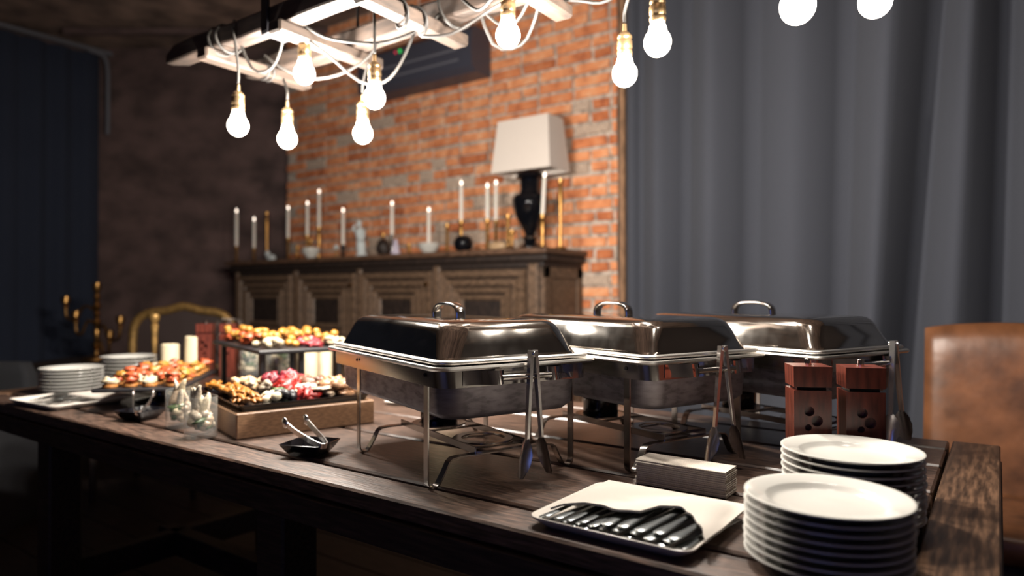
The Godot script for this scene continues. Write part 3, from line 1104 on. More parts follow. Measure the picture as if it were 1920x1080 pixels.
func plates() -> void:
	stack(-0.187, -0.977, 8, 0.0108, "front right stack nearest the camera", "plates in the front right stack")
	stack(-0.192, -1.194, 10, 0.0106, "right stack standing before the wooden mills", "plates in the right stack by the mills")
	stack(-2.764, -1.10, 7, 0.0118, "leftmost stack at the far table end", "plates in the leftmost stack")
	stack(-2.90, -1.365, 7, 0.0142, "far stack behind the leftmost stack", "plates in the far left stack")

# ------------------------------------------------------------------ cutlery
func cutlery_piece(kind: String, label: String, at: Vector3, turn: float, tilt: float) -> void:
	if not C.has(kind):
		var st := S()
		var h := S()
		var prof := []
		for i in 8:
			prof.append(Vector2(cos(TAU * i / 8), sin(TAU * i / 8)))
		var wid: Array = [3.3, 6.0, 7.0, 6.6, 5.0, 3.8, 3.0, 2.4] if kind == "fork" else [5.5, 9.0, 10.0, 9.2, 7.2, 6.2, 5.4, 4.8]
		var thk: Array = [0.7, 1.0, 1.1, 1.1, 1.2, 1.3, 1.4, 1.4] if kind == "fork" else [1.0, 1.6, 1.9, 2.0, 2.2, 2.4, 2.4, 2.2]
		var rings := []
		for i in 8:
			var r := []
			for p in prof:
				r.append(Vector3(p.x * wid[i] / 1000.0, p.y * thk[i] / 1000.0, [0.0, -0.002, -0.012, -0.03, -0.055, -0.075, -0.09, -0.105][i]))
			rings.append(r)
		loft(st, rings, [1, 1, 1, 1, 1, 1, 1], true, true)
		C[kind] = fin(st)
		if kind == "fork":
			box(h, Vector3(0, 0, -0.125), Vector3(0.018, 0.0018, 0.04), 0.0005)
			for x in [-0.0075, -0.0025, 0.0025, 0.0075]:
				box(h, Vector3(x, 0, -0.16), Vector3(0.003, 0.0018, 0.036), 0.0005)
		else:
			box(h, Vector3(0, 0, -0.14), Vector3(0.013, 0.0016, 0.075), 0.0005)
		C[kind + "_head"] = fin(h)
	var t := thing("dinner_" + kind, label, kind, at, turn, "%ss on the white tray" % kind)
	t.rotation.x = tilt
	put("handle", C[kind], M.cutlery, t)
	put("tines" if kind == "fork" else "blade", C[kind + "_head"], M.cutlery, t)

func tray_mesh(hx: float, hz: float) -> ArrayMesh:
	var st := S()
	loft(st, [rrect(hx * 0.82, hz * 0.84, 0.015, 0.0), rrect(hx * 0.86, hz * 0.88, 0.018, 0.002), rrect(hx * 0.98, hz * 0.98, 0.022, 0.013), rrect(hx, hz, 0.022, 0.0165), rrect(hx * 0.992, hz * 0.992, 0.022, 0.018), rrect(hx * 0.97, hz * 0.972, 0.022, 0.0165), rrect(hx * 0.87, hz * 0.89, 0.018, 0.006), rrect(hx * 0.8, hz * 0.82, 0.015, 0.005)], [1, 1, 1, 1, 1, 1, 1], true, true)
	return fin(st)

func cutlery_trays() -> void:
	var c := Vector3(-0.463, TT, -0.99)
	var t := thing("serving_tray", "white square porcelain tray holding cutlery under a napkin at the front edge", "tray", c, -0.01)
	put("dish", tray_mesh(0.132, 0.12), M.tray_white, t)
	for i in 17:
		var x := -0.114 + i * 0.0066 + rnd.randf_range(-0.001, 0.001)
		cutlery_piece("fork", "silver fork, %s from the left under the napkin on the front tray" % NTH[i], c + Vector3(x, 0.014 + (i % 3) * 0.0035, 0.108 + rnd.randf_range(-0.004, 0.004)), -0.1 + rnd.randf_range(-0.07, 0.07), rnd.randf_range(-0.012, 0.004))
	for i in 14:
		var x := -0.004 + i * 0.0086 + rnd.randf_range(-0.001, 0.001)
		cutlery_piece("knife", "silver knife, %s from the left among the broad handles on the front tray" % NTH[i], c + Vector3(x, 0.013 + [0.012, 0.0, 0.006][i % 3], 0.106 - (i % 2) * 0.008 + rnd.randf_range(-0.004, 0.004)), -0.08 + rnd.randf_range(-0.07, 0.05), rnd.randf_range(-0.012, 0.004))
	cloth_over("white cloth napkin folded over the cutlery on the front tray", c)
	# the same again at the far left
	var c2 := Vector3(-2.49, TT, -0.985)
	var t2 := thing("serving_tray", "white porcelain tray with cutlery at the far left beside the plates", "tray", c2, 0.06)
	put("dish", tray_mesh(0.15, 0.12), M.tray_white, t2)
	for i in 16:
		cutlery_piece("spoon" if false else "fork", "silver fork, %s along the far left tray" % NTH[i], c2 + Vector3(-0.06 + i * 0.0075, 0.014 + (i % 3) * 0.004, 0.09 - (i % 4) * 0.02), 0.5 + rnd.randf_range(-0.3, 0.3), 0.0)
	var t3 := thing("folded_napkin", "white napkin lying across the far left cutlery tray", "napkin", c2 + Vector3(0.06, 0.022, -0.07), 0.1)
	put("cloth", boxm(Vector3(0.22, 0.008, 0.1), 0.003), M.napkin, t3)

func cloth_over(label: String, c: Vector3) -> void:
	var t := thing("cloth_napkin", label, "napkin", c)
	var st := S()
	var P := []
	var nx := 36
	var nz := 16
	for i in nx + 1:
		var f := float(i) / nx
		var x := lerpf(-0.112, 0.139, f)
		var zf := 0.052 + 0.0 * f
		# wavy front edge, reaching forward at the right
		var w := [[0.0, 0.08], [0.1, 0.073], [0.2, 0.055], [0.3, 0.057], [0.42, 0.068], [0.54, 0.055], [0.63, 0.008], [0.72, -0.004], [0.8, 0.012], [0.92, 0.05], [1.0, 0.085]]
		for k in w.size() - 1:
			if f >= w[k][0] and f <= w[k + 1][0]:
				zf = lerpf(w[k][1], w[k + 1][1], smoothstep(0, 1, (f - w[k][0]) / (w[k + 1][0] - w[k][0])))
		var row := []
		for j in nz + 1:
			var g := float(j) / nz
			var z := lerpf(zf, -0.116, g)
			var y := 0.036 + 0.002 * sin(x * 40.0 + z * 30.0)
			y -= 0.017 * pow(g, 3.0)
			y -= 0.012 * pow(clampf((absf(f - 0.5) - 0.36) / 0.14, 0, 1), 2.0)
			row.append(Vector3(x, maxf(y, 0.0235), z))
		P.append(row)
	st.set_smooth_group(1)
	for i in nx:
		for j in nz:
			quad(st, P[i][j], P[i + 1][j], P[i + 1][j + 1], P[i][j + 1])
	st.set_smooth_group(2)
	var d := Vector3(0, -0.0035, 0)
	for i in nx:
		for j in nz:
			quad(st, P[i + 1][j] + d, P[i][j] + d, P[i][j + 1] + d, P[i + 1][j + 1] + d)
		quad(st, P[i][0] + d, P[i + 1][0] + d, P[i + 1][0], P[i][0])
	part("cloth", st, M.napkin, t)

func napkins() -> void:
	var base := Vector3(-0.475, TT, -1.228)
	for i in 13:
		var st := S()
		var x0 := -0.086
		# a folded paper napkin: two leaves joined by a round fold at the front
		var pts := [Vector3(0, 0.0029, -0.018), Vector3(0, 0.0029, 0.036), Vector3(0, 0.0024, 0.0395), Vector3(0, 0.0014, 0.0405), Vector3(0, 0.0005, 0.0395), Vector3(0, 0.0, 0.036), Vector3(0, 0.0, -0.018)]
		var L := 0.172 + rnd.randf_range(-0.002, 0.002)
		sweep(st, pts, rect2(L, 0.0011), Vector3(1, 0, 0), false)
		var t := thing("paper_napkin", "folded white paper napkin, %s of the pile behind the cutlery tray" % ORD[12 - i], "napkin", base + Vector3(rnd.randf_range(-0.002, 0.002), 0.0012 + i * 0.0036, rnd.randf_range(-0.0015, 0.0015)), rnd.randf_range(-0.02, 0.02), "paper napkins in the pile")
		part("leaf", st, M.paper, t)

# ------------------------------------------------------------------ mills
func make_mill(label: String, at: Vector3, turn: float) -> void:
	var t := thing("pepper_mill", label, "mill", at, turn, "square wooden mills")
	var b := CSGBox3D.new()
	b.name = "body"
	b.size = Vector3(0.064, 0.186, 0.064)
	b.position = Vector3(0, 0.093, 0)
	b.material = M.mill
	for h in [[-0.006, 0.056, 0.0088], [0.007, 0.039, 0.0098], [-0.008, 0.027, 0.0058], [0.001, 0.009, 0.0058]]:
		var k := CSGCylinder3D.new()
		k.name = "hole"
		k.operation = CSGShape3D.OPERATION_SUBTRACTION
		k.radius = h[2]
		k.height = 0.06
		k.sides = 24
		k.rotation.x = PI / 2
		k.position = Vector3(h[0], h[1], 0.045)
		k.material = M.mill
		b.add_child(k, true)
	t.add_child(b, true)
	put("neck", boxm(Vector3(0.05, 0.008, 0.05), 0.001), M.black_gloss, t, Vector3(0, 0.189, 0))
	var st := S()
	hexa(st, [Vector3(-0.032, 0.192, -0.032), Vector3(0.032, 0.192, -0.032), Vector3(0.032, 0.192, 0.032), Vector3(-0.032, 0.192, 0.032), Vector3(-0.033, 0.229, -0.033), Vector3(0.033, 0.229, -0.033), Vector3(0.033, 0.229, 0.033), Vector3(-0.033, 0.229, 0.033)])
	part("head", st, M.mill, t)
	put("knob", lathem([Vector2(0.0065, 0.228), Vector2(0.0065, 0.24), Vector2(0.005, 0.2415), Vector2(0, 0.2415)], 14), M.chrome, t)

func mills() -> void:
	make_mill("dark red wooden square mill with round holes, left one behind the right plates", Vector3(-0.286, TT, -1.335), deg_to_rad(27))
	make_mill("dark red wooden square mill with round holes, right one behind the right plates", Vector3(-0.204, TT, -1.368), deg_to_rad(24))
	make_mill("reddish wooden mill at the far table end beside the white pillar candles", Vector3(-2.80, TT, -1.64), deg_to_rad(45))
	make_mill("reddish wooden mill at the far table end partly hidden by the upper food tray", Vector3(-2.72, TT, -1.70), deg_to_rad(45))

# ------------------------------------------------------------------ food
func food(called: String, mesh: Mesh, m: Material, label: String, cat: String, grp: String, at: Vector3, rot: Vector3) -> MeshInstance3D:
	var o := put(called, mesh, m, self, at, rot)
	tag(o, label, cat, grp)
	return o

func order_labels(list: Array) -> void:
	# singles out each of a kind by its order from the left
	list.sort_custom(func(a, b): return (a.position.x * 0.8141 - a.position.z * 0.5807) / (-a.position.x * 0.5807 - a.position.z * 0.8141) < (b.position.x * 0.8141 - b.position.z * 0.5807) / (-b.position.x * 0.5807 - b.position.z * 0.8141))
	for i in list.size():
		var n := i + 1
		var suf := "th"
		if n % 100 < 11 or n % 100 > 13:
			suf = ["th", "st", "nd", "rd", "th", "th", "th", "th", "th", "th"][n % 10]
		list[i].set_meta("label", "%s, %d%s of its kind from the left" % [list[i].get_meta("label"), n, suf])

func riser_food() -> void:
	var turn := deg_to_rad(73.1)
	var ctr := Vector3(-1.675, TT, -1.211)
	var bx := thing("food_riser", "tan wooden box riser under the black antipasti tray", "riser", ctr, turn)
	put("box", boxm(Vector3(0.37, 0.064, 0.43), 0.003, Vector3(0, 0.032, 0)), M.riser, bx)
	var tr := thing("black_tray", "black tray of antipasti on the tan box riser", "tray", ctr + Vector3(0, 0.064, 0), turn)
	var st := S()
	loft(st, [rrect(0.168, 0.2, 0.012, 0.0), rrect(0.176, 0.206, 0.012, 0.014), rrect(0.178, 0.208, 0.012, 0.018), rrect(0.174, 0.204, 0.012, 0.018), rrect(0.162, 0.192, 0.012, 0.009)], [1, 2, 3, 4], true, true)
	part("tray", st, M.black_gloss, tr)
	var B := Basis(Vector3.UP, turn)
	var y0 := 0.073
	var fm := {}
	for i in 3:
		fm["long%d" % i] = blobm(Vector3(0.008, 0.007, 0.034), 0.2, 10 + i)
		fm["round%d" % i] = blobm(Vector3(0.014, 0.012, 0.014), 0.12, 20 + i)
		fm["curl%d" % i] = blobm(Vector3(0.024, 0.011, 0.017), 0.55, 30 + i)
		fm["roll%d" % i] = blobm(Vector3(0.012, 0.012, 0.026), 0.3, 40 + i)
		fm["slice%d" % i] = blobm(Vector3(0.02, 0.004, 0.032), 0.2, 50 + i)
		fm["flower%d" % i] = blobm(Vector3(0.022, 0.018, 0.022), 0.7, 60 + i, 14, 9)
		fm["stick%d" % i] = blobm(Vector3(0.009, 0.009, 0.028), 0.1, 70 + i)
	C.food = fm
	# [kind, mesh, material, label, category, count, x0, x1, z0, z1, layers, yaw]
	var sets := [
		["mango_strip", "long", "mango", "orange mango strip on the antipasti tray", "fruit", 44, -0.155, -0.105, -0.18, 0.15, 0.018, 0.5],
		["cheese_stick", "stick", "cheese", "white cheese stick on the antipasti tray", "cheese", 6, -0.075, -0.015, -0.07, -0.04, 0.022, 0.15],
		["pastry_roll", "roll", "roll", "pale rolled wafer on the antipasti tray", "pastry", 14, -0.09, 0.12, -0.18, -0.13, 0.018, 1.2],
		["pepper_petal", "flower", "tomato", "curled red pepper on the antipasti tray", "pepper", 12, -0.02, 0.03, 0.0, 0.07, 0.022, 3.0],
		["beet_slice", "flower", "beet", "dark red slice on the antipasti tray", "beetroot", 7, 0.0, 0.07, -0.12, -0.05, 0.022, 3.0],
		["pink_slice", "curl", "pink", "pink meat slice on the antipasti tray", "meat", 6, 0.04, 0.1, -0.16, -0.11, 0.025, 3.0],
		["red_pepper", "flower", "tomato", "bright red pepper at the antipasti tray's front", "pepper", 4, 0.0, 0.03, 0.14, 0.165, 0.01, 3.0],
		["mozzarella_ball", "round", "mozz", "cream mozzarella ball on the antipasti tray", "cheese", 8, 0.01, 0.06, 0.05, 0.1, 0.018, 3.0],
		["small_cheese_ball", "round", "mozz", "small cream ball on the antipasti tray", "cheese", 5, -0.11, -0.05, 0.1, 0.17, 0.01, 3.0],
		["black_olive", "round", "olive", "black olive on the antipasti tray", "olive", 10, -0.075, -0.02, 0.12, 0.17, 0.015, 3.0],
		["salami_roll", "roll", "salami", "brown salami roll on the antipasti tray", "meat", 32, 0.05, 0.13, -0.09, 0.06, 0.025, 1.0],
		["pork_slice", "slice", "pork", "pale pork slice on the antipasti tray", "meat", 6, 0.035, 0.085, 0.13, 0.15, 0.016, 0.4],
		["ham_fold", "curl", "ham", "folded pale ham slice on the antipasti tray", "meat", 32, 0.09, 0.155, 0.03, 0.165, 0.026, 1.2],
		["herb_leaf", "curl", "herb", "green herb sprig on the antipasti tray", "herb", 4, -0.04, -0.01, 0.06, 0.1, 0.012, 3.0]]
	for s in sets:
		var made := []
		for i in s[5]:
			var x := lerpf(s[6], s[7], rnd.randf())
			var z := lerpf(s[8], s[9], (i + rnd.randf()) / s[5])
			var y: float = y0 + 0.009 + rnd.randf() * s[10]
			made.append(food(s[0], fm["%s%d" % [s[1], i % 3]], M[s[2]], s[3], s[4], s[3] + "s", ctr + B * Vector3(x, y, z), Vector3(rnd.randf_range(-0.25, 0.25), turn + rnd.randf_range(-s[11], s[11]), rnd.randf_range(-0.2, 0.2))))
		order_labels(made)
	# upper stand
	var c2 := Vector3(-2.135, TT, -1.535)
	var t2 := deg_to_rad(72)
	var B2 := Basis(Vector3.UP, t2)
	var n2 := B2 * Vector3(0, 0, 1)
	var s2 := B2 * Vector3(1, 0, 0)
	c2 = Vector3(-1.90, TT, -1.288) + s2 * 0.158 - n2 * 0.30
	var sd := thing("tiered_stand", "black metal stand holding the upper food tray", "stand", c2, t2)
	for p in [Vector2(-0.13, 0.24), Vector2(0.13, 0.24), Vector2(-0.13, -0.24), Vector2(0.13, -0.24), Vector2(-0.0, 0.24)]:
		put("leg", boxm(Vector3(0.017, 0.166, 0.017), 0.001, Vector3(p.x, 0.083, p.y)), M.black_metal, sd)
	var fr := S()
	for z in [-0.24, 0.24]:
		box(fr, Vector3(0, 0.163, z), Vector3(0.27, 0.006, 0.012), 0.001)
	for x in [-0.13, 0.13]:
		box(fr, Vector3(x, 0.163, 0), Vector3(0.012, 0.006, 0.48), 0.001)
	part("top_frame", fr, M.black_metal, sd)
	var ut := thing("slate_tray", "black upper tray of canapés on the metal stand", "tray", c2 + Vector3(0, 0.1665, 0), t2)
	put("slab", boxm(Vector3(0.315, 0.012, 0.60), 0.003, Vector3(0, 0.006, 0)), M.slate, ut)
	var up := [
		["golden_ball", "round", "gold", "golden fried ball on the upper tray", "canapé", 66, -0.12, 0.14, -0.26, 0.22, 0.042, 3.0],
		["salmon_bite", "curl", "salmon", "salmon roll at the upper tray's left end", "canapé", 20, -0.13, -0.06, -0.27, 0.12, 0.025, 3.0],
		["toasted_bite", "round", "toast", "toasted bread bite on the upper tray", "canapé", 16, -0.02, 0.12, -0.15, 0.2, 0.03, 3.0],
		["cream_bite", "round", "cream", "white cream bite at the upper tray's near corner", "canapé", 9, -0.13, -0.06, 0.16, 0.27, 0.018, 3.0],
		["egg_slice", "curl", "cream", "pale bite at the upper tray's right end", "canapé", 9, 0.1, 0.14, 0.16, 0.27, 0.018, 3.0],
		["pink_bite", "curl", "pink", "pink salmon curl on the upper tray", "canapé", 9, 0.02, 0.08, 0.12, 0.26, 0.02, 3.0]]
	for s in up:
		var made := []
		for i in s[5]:
			var x := lerpf(s[6], s[7], rnd.randf())
			var z := lerpf(s[8], s[9], (i + rnd.randf()) / s[5])
			made.append(food(s[0], fm["%s%d" % [s[1], i % 3]], M[s[2]], s[3], s[4], s[3] + "s", c2 + Vector3(0, 0.1785 + 0.010 + rnd.randf() * s[10], 0) + B2 * Vector3(x, 0, z), Vector3(rnd.randf_range(-0.3, 0.3), rnd.randf() * TAU, rnd.randf_range(-0.3, 0.3))))
		order_labels(made)
	# left slate
	var c3 := Vector3(-2.30, TT, -1.19)
	var t3 := deg_to_rad(-43)
	var B3 := Basis(Vector3.UP, t3)
	var ft := thing("pedestal", "black pedestal under the left slate of salmon canapés", "stand", c3, t3)
	put("foot", lathem([Vector2(0, 0), Vector2(0.08, 0), Vector2(0.08, 0.006), Vector2(0.02, 0.018), Vector2(0.016, 0.045), Vector2(0.06, 0.062), Vector2(0, 0.062)], 20), M.black_gloss, ft)
	var ls := thing("slate_plate", "black slate of salmon canapés left of the glasses", "tray", c3 + Vector3(0, 0.0625, 0), t3)
	put("slab", boxm(Vector3(0.50, 0.01, 0.25), 0.003, Vector3(0, 0.005, 0)), M.slate, ls)
	var toastm := lathem([Vector2(0, 0), Vector2(0.02, 0), Vector2(0.022, 0.004), Vector2(0.021, 0.01), Vector2(0, 0.011)], 12)
	for i in 36:
		var x := -0.215 + (i % 9) * 0.053 + rnd.randf_range(-0.006, 0.006)
		var z := -0.085 + (i / 9) * 0.056 + rnd.randf_range(-0.006, 0.006)
		var t := thing("salmon_canape", "salmon canapé on the left slate, %s in the %s row from the front edge" % [NTH[i % 9], NTH[3 - i / 9]], "canapé", c3 + Vector3(0, 0.073, 0) + B3 * Vector3(x, 0, z), rnd.randf() * TAU, "salmon canapés on the left slate")
		put("bread", toastm, M.toast, t)
		put("topping", fm["curl%d" % (i % 3)], M[["salmon", "gold", "gold", "cream", "toast"][rnd.randi() % 5]], t, Vector3(0, 0.02, 0), Vector3(rnd.randf_range(-0.3, 0.3), 0, rnd.randf_range(-0.3, 0.3)))
		if i % 2 == 0:
			put("garnish", fm["curl%d" % ((i + 1) % 3)], M[["salmon", "gold", "salmon"][rnd.randi() % 3]], t, Vector3(0.008, 0.033, 0.004), Vector3(0.4, 1.0, 0.2))

func glass_of_sticks(label: String, short: String, at: Vector3, n: int) -> void:
	var t := thing("glass_tumbler", label, "glass", at, 0.0, "glasses of wafers")
	put("glass", lathem([Vector2(0, 0.0), Vector2(0.036, 0), Vector2(0.039, 0.004), Vector2(0.0395, 0.1), Vector2(0.0385, 0.101), Vector2(0.0375, 0.1), Vector2(0.037, 0.014), Vector2(0.03, 0.011), Vector2(0, 0.011)], 28), M.jar_glass, t)
	var made := []
	var herbs := []
	for i in n:
		var a := rnd.randf() * TAU
		var r := sqrt(rnd.randf()) * (0.02 if i < n * 0.7 else 0.012)
		made.append(food("wafer_piece", C.wafer[i % 2] if i > n * 0.7 else C.food["round%d" % (i % 3)], M[["wafer", "cream", "cheese", "cheese"][i % 4]], "pale piece in the %s" % short, "wafer", "pale pieces in the %s" % short, at + Vector3(cos(a) * r, 0.026 + 0.05 * float(i) / n + (0.016 if i > n - 4 else 0.0), sin(a) * r), Vector3(rnd.randf_range(-0.4, 0.4), a, rnd.randf_range(-0.4, 0.4))))
	for i in 3:
		herbs.append(food("herb_sprig", C.food["curl%d" % i], M.herb, "green herb in the %s" % short, "herb", "herbs in the %s" % short, at + Vector3(rnd.randf_range(-0.012, 0.012), 0.03 + 0.012 * i, rnd.randf_range(-0.012, 0.012)), Vector3(0, i * 2.0, 0)))
	order_labels(made)
	order_labels(herbs)

func bowl_with_tongs(label: String, tl: String, at: Vector3, turn: float, bturn: float) -> void:
	var t := thing("black_bowl", label, "bowl", at, bturn, "black tong rests")
	var st := S()
	loft(st, [rrect(0.03, 0.03, 0.004, 0.0, 3), rrect(0.04, 0.04, 0.005, 0.012, 3), rrect(0.05, 0.05, 0.006, 0.028, 3), rrect(0.048, 0.048, 0.006, 0.029, 3), rrect(0.037, 0.037, 0.005, 0.014, 3), rrect(0.03, 0.03, 0.004, 0.005, 3)], [1, 2, 3, 4, 5], true, true)
	part("bowl", st, M.black_gloss, t)
	var g := thing("small_tongs", tl, "tongs", at + Vector3(0, 0.022, 0), turn, "small steel tongs in black bowls")
	var a := S()
	var b := S()
	# a bent strip: bow at the low end, two arms rising over the rim
	var p1 := smoothed([Vector3(0.0, 0.006, 0.064), Vector3(-0.008, 0.007, 0.058), Vector3(-0.015, 0.014, 0.03), Vector3(-0.022, 0.026, -0.02), Vector3(-0.026, 0.042, -0.07)], 5)
	var p2 := []
	for q in p1:
		p2.append(Vector3(-q.x, q.y, q.z))
	sweep(a, p1, rect2(0.0026, 0.013), Vector3(1, 0, 0.3), false)
	sweep(b, p2, rect2(0.0026, 0.013), Vector3(1, 0, -0.3), false)
	for e in [[a, p1], [b, p2]]:
		blob(e[0], e[1][-1], Vector3(0.004, 0.012, 0.015), 0.0, 1, Basis(Vector3.RIGHT, 0.3), 10, 6)
	part("arm", a, M.tong, g)
	part("arm", b, M.tong, g)

func left_things() -> void:
	C.wafer = [blobm(Vector3(0.007, 0.032, 0.012), 0.25, 3), blobm(Vector3(0.008, 0.038, 0.009), 0.3, 4)]
	glass_of_sticks("glass tumbler of pale wafers at the front edge by the tan riser", "front wafer glass", Vector3(-1.635, TT, -0.945), 36)
	glass_of_sticks("glass tumbler half hidden behind the front wafer glass", "rear wafer glass", Vector3(-1.80, TT, -0.985), 26)
	bowl_with_tongs("square black bowl before the tan riser", "small steel tongs resting in the bowl before the tan riser", Vector3(-1.258, TT, -0.985), deg_to_rad(80), deg_to_rad(20))
	bowl_with_tongs("square black bowl before the left slate of canapés", "small steel tongs resting in the bowl before the left slate", Vector3(-2.0, TT, -0.975), deg_to_rad(58), deg_to_rad(15))
	# pillar candles at the far end
	for e in [[-2.87, -1.52, 0.036, 0.145, "short white pillar candle at the far table end"], [-2.83, -1.60, 0.034, 0.175, "taller white pillar candle beside the short one at the far table end"], [-2.388, -1.865, 0.051, 0.15, "thick cream pillar candle seen behind the legs of the tiered stand"], [-2.29, -1.87, 0.027, 0.15, "slim cream candle right of the thick one behind the tiered stand"], [-1.50, -1.72, 0.045, 0.09, "low cream pillar candle on a white plate behind the nearest chafing dish"]]:
		var t := thing("pillar_candle", e[4], "candle", Vector3(e[0], TT + (0.012 if e[0] > -1.6 else 0.0), e[1]), 0.0, "pillar candles on the table")
		put("wax", lathem([Vector2(0, 0), Vector2(e[2], 0), Vector2(e[2], e[3] - 0.004), Vector2(e[2] - 0.004, e[3]), Vector2(e[2] * 0.7, e[3] - 0.006), Vector2(0, e[3] - 0.012)], 24), M.cream_wax, t)
		var st := S()
		tube(st, [Vector3(0, e[3] - 0.014, 0), Vector3(0, e[3] - 0.004, 0), Vector3(0.002, e[3] + 0.006, 0)], 0.0012, 5)
		part("wick", st, M.black_metal, t)
	var pl := thing("candle_plate", "white square plate under the low cream candle", "plate", Vector3(-1.50, TT, -1.70), 0.3)
	put("dish", tray_mesh(0.16, 0.11), M.tray_white, pl)
	pl.scale.y = 0.7
	var pl2 := thing("white_block", "white dish edge behind the tiered stand", "dish", Vector3(-2.03, TT, -1.80), 0.2)
	put("dish", tray_mesh(0.06, 0.04), M.tray_white, pl2)
	for e in [[-2.632, -1.755, "glass jar of white and green flowers behind the left leg of the tiered stand", "left"], [-2.492, -1.79, "glass jar of white and green flowers behind the middle legs of the tiered stand", "middle"]]:
		var t := thing("glass_jar", e[2], "jar", Vector3(e[0], TT, e[1]), 0.0, "glass jars behind the tiered stand")
		put("glass", lathem([Vector2(0, 0.0), Vector2(0.05, 0), Vector2(0.053, 0.005), Vector2(0.053, 0.11), Vector2(0.046, 0.125), Vector2(0.044, 0.125), Vector2(0.051, 0.108), Vector2(0.05, 0.01), Vector2(0, 0.008)], 24), M.jar_glass, t)
		var made := []
		for i in 9:
			made.append(food("white_bloom", C.food["flower%d" % (i % 3)], M[["cream", "cheese", "cream", "herb"][i % 4]], "pale bloom in the %s flower jar" % e[3], "flower", "blooms in the %s flower jar" % e[3], t.position + Vector3(rnd.randf_range(-0.026, 0.026), 0.03 + 0.009 * i, rnd.randf_range(-0.026, 0.026)), Vector3(i, i * 2, 0)))
		order_labels(made)
	# brass stick and candelabra
	var bs := thing("candlestick", "slender gilt candlestick with a ball top behind the far plates", "candlestick", Vector3(-2.96, TT, -1.50))
	put("stem", lathem([Vector2(0, 0), Vector2(0.03, 0), Vector2(0.028, 0.008), Vector2(0.01, 0.016), Vector2(0.009, 0.06), Vector2(0.014, 0.2), Vector2(0.016, 0.225), Vector2(0.01, 0.23), Vector2(0.017, 0.24), Vector2(0.0225, 0.255), Vector2(0.02, 0.268), Vector2(0.01, 0.275), Vector2(0, 0.275)], 18), M.gilt, bs)
	var sdt := thing("side_table", "dark low table by the left curtain, under the candelabra", "table", Vector3(-5.46, 0, -2.34), 0.6)
	sdt.scale.y = 0.88
	put("top", boxm(Vector3(0.7, 0.04, 0.5), 0.004, Vector3(0, 0.68, 0)), M.cab_dark, sdt)
	for x in [-0.3, 0.3]:
		for z in [-0.2, 0.2]:
			put("leg", boxm(Vector3(0.05, 0.66, 0.05), 0.004, Vector3(x, 0.33, z)), M.cab_dark, sdt)
	var cd := thing("candelabra", "dim brass candelabra with curved arms in the dark left corner", "candelabra", Vector3(-5.46, 0.618, -2.34), deg_to_rad(20))
	cd.scale = Vector3(1.2, 1.2, 1.2)
	put("stem", lathem([Vector2(0, 0), Vector2(0.09, 0), Vector2(0.085, 0.015), Vector2(0.02, 0.03), Vector2(0.012, 0.06), Vector2(0.025, 0.09), Vector2(0.012, 0.12), Vector2(0.022, 0.17), Vector2(0.012, 0.2), Vector2(0.024, 0.23), Vector2(0.011, 0.26), Vector2(0.02, 0.28), Vector2(0.011, 0.30), Vector2(0.024, 0.33), Vector2(0.011, 0.36), Vector2(0.019, 0.385), Vector2(0.011, 0.41), Vector2(0.025, 0.44), Vector2(0.022, 0.475), Vector2(0, 0.475)], 16), M.brass, cd)
	for sg in [-1, 1]:
		for k in [0, 1]:
			var st := S()
			var rx := 0.21 if k == 0 else 0.13
			var yy := 0.30 if k == 0 else 0.21
			if sg > 0:
				yy -= 0.12
			tube(st, smoothed([Vector3(0, yy, 0), Vector3(sg * rx * 0.35, yy + 0.03, 0.02), Vector3(sg * rx * 0.65, yy - 0.05, 0.03), Vector3(sg * rx * 0.95, yy - 0.04, 0.03), Vector3(sg * rx, yy + 0.03, 0.03)]), 0.009, 8)
			part("arm", st, M.old_brass, cd)
			put("cup", lathem([Vector2(0, 0), Vector2(0.018, 0.0), Vector2(0.01, 0.02), Vector2(0.025, 0.035), Vector2(0.024, 0.07), Vector2(0.012, 0.075), Vector2(0, 0.075)], 14), M.brass, cd, Vector3(sg * rx, yy + 0.02, 0.03))
	# wire ornaments behind the food
	for e in [[Vector3(-2.88, TT, -1.80), 0.7, 0.12, 0.24, "grey wire geometric lantern behind the far mills"], [Vector3(-1.98, TT, -1.93), 0.3, 0.14, 0.235, "dark wire geometric lantern before the sideboard doors"], [Vector3(-1.55, TT, -1.90), 0.5, 0.1, 0.225, "dark wire lantern top showing above the nearest chafing dish"]]:
		var t := thing("wire_lantern", e[4], "lantern", e[0], e[1], "geometric wire lanterns")
		var n := 5
		var lo := []
		var up := []
		var top := []
		for i in n:
			var a := TAU * i / n
			lo.append(Vector3(cos(a) * e[2] * 0.7, 0.004, sin(a) * e[2] * 0.7))
			up.append(Vector3(cos(a + 0.6) * e[2], e[3] * 0.55, sin(a + 0.6) * e[2]))
			top.append(Vector3(cos(a) * e[2] * 0.45, e[3], sin(a) * e[2] * 0.45))
		for i in n:
			var st := S()
			for pr in [[lo[i], lo[(i + 1) % n]], [lo[i], up[i]], [lo[(i + 1) % n], up[i]], [up[i], top[i]], [up[i], top[(i + 1) % n]], [top[i], top[(i + 1) % n]]]:
				tube(st, [pr[0], pr[0].lerp(pr[1], 0.5), pr[1]], 0.003, 5)
			part("wire", st, M.wire, t)

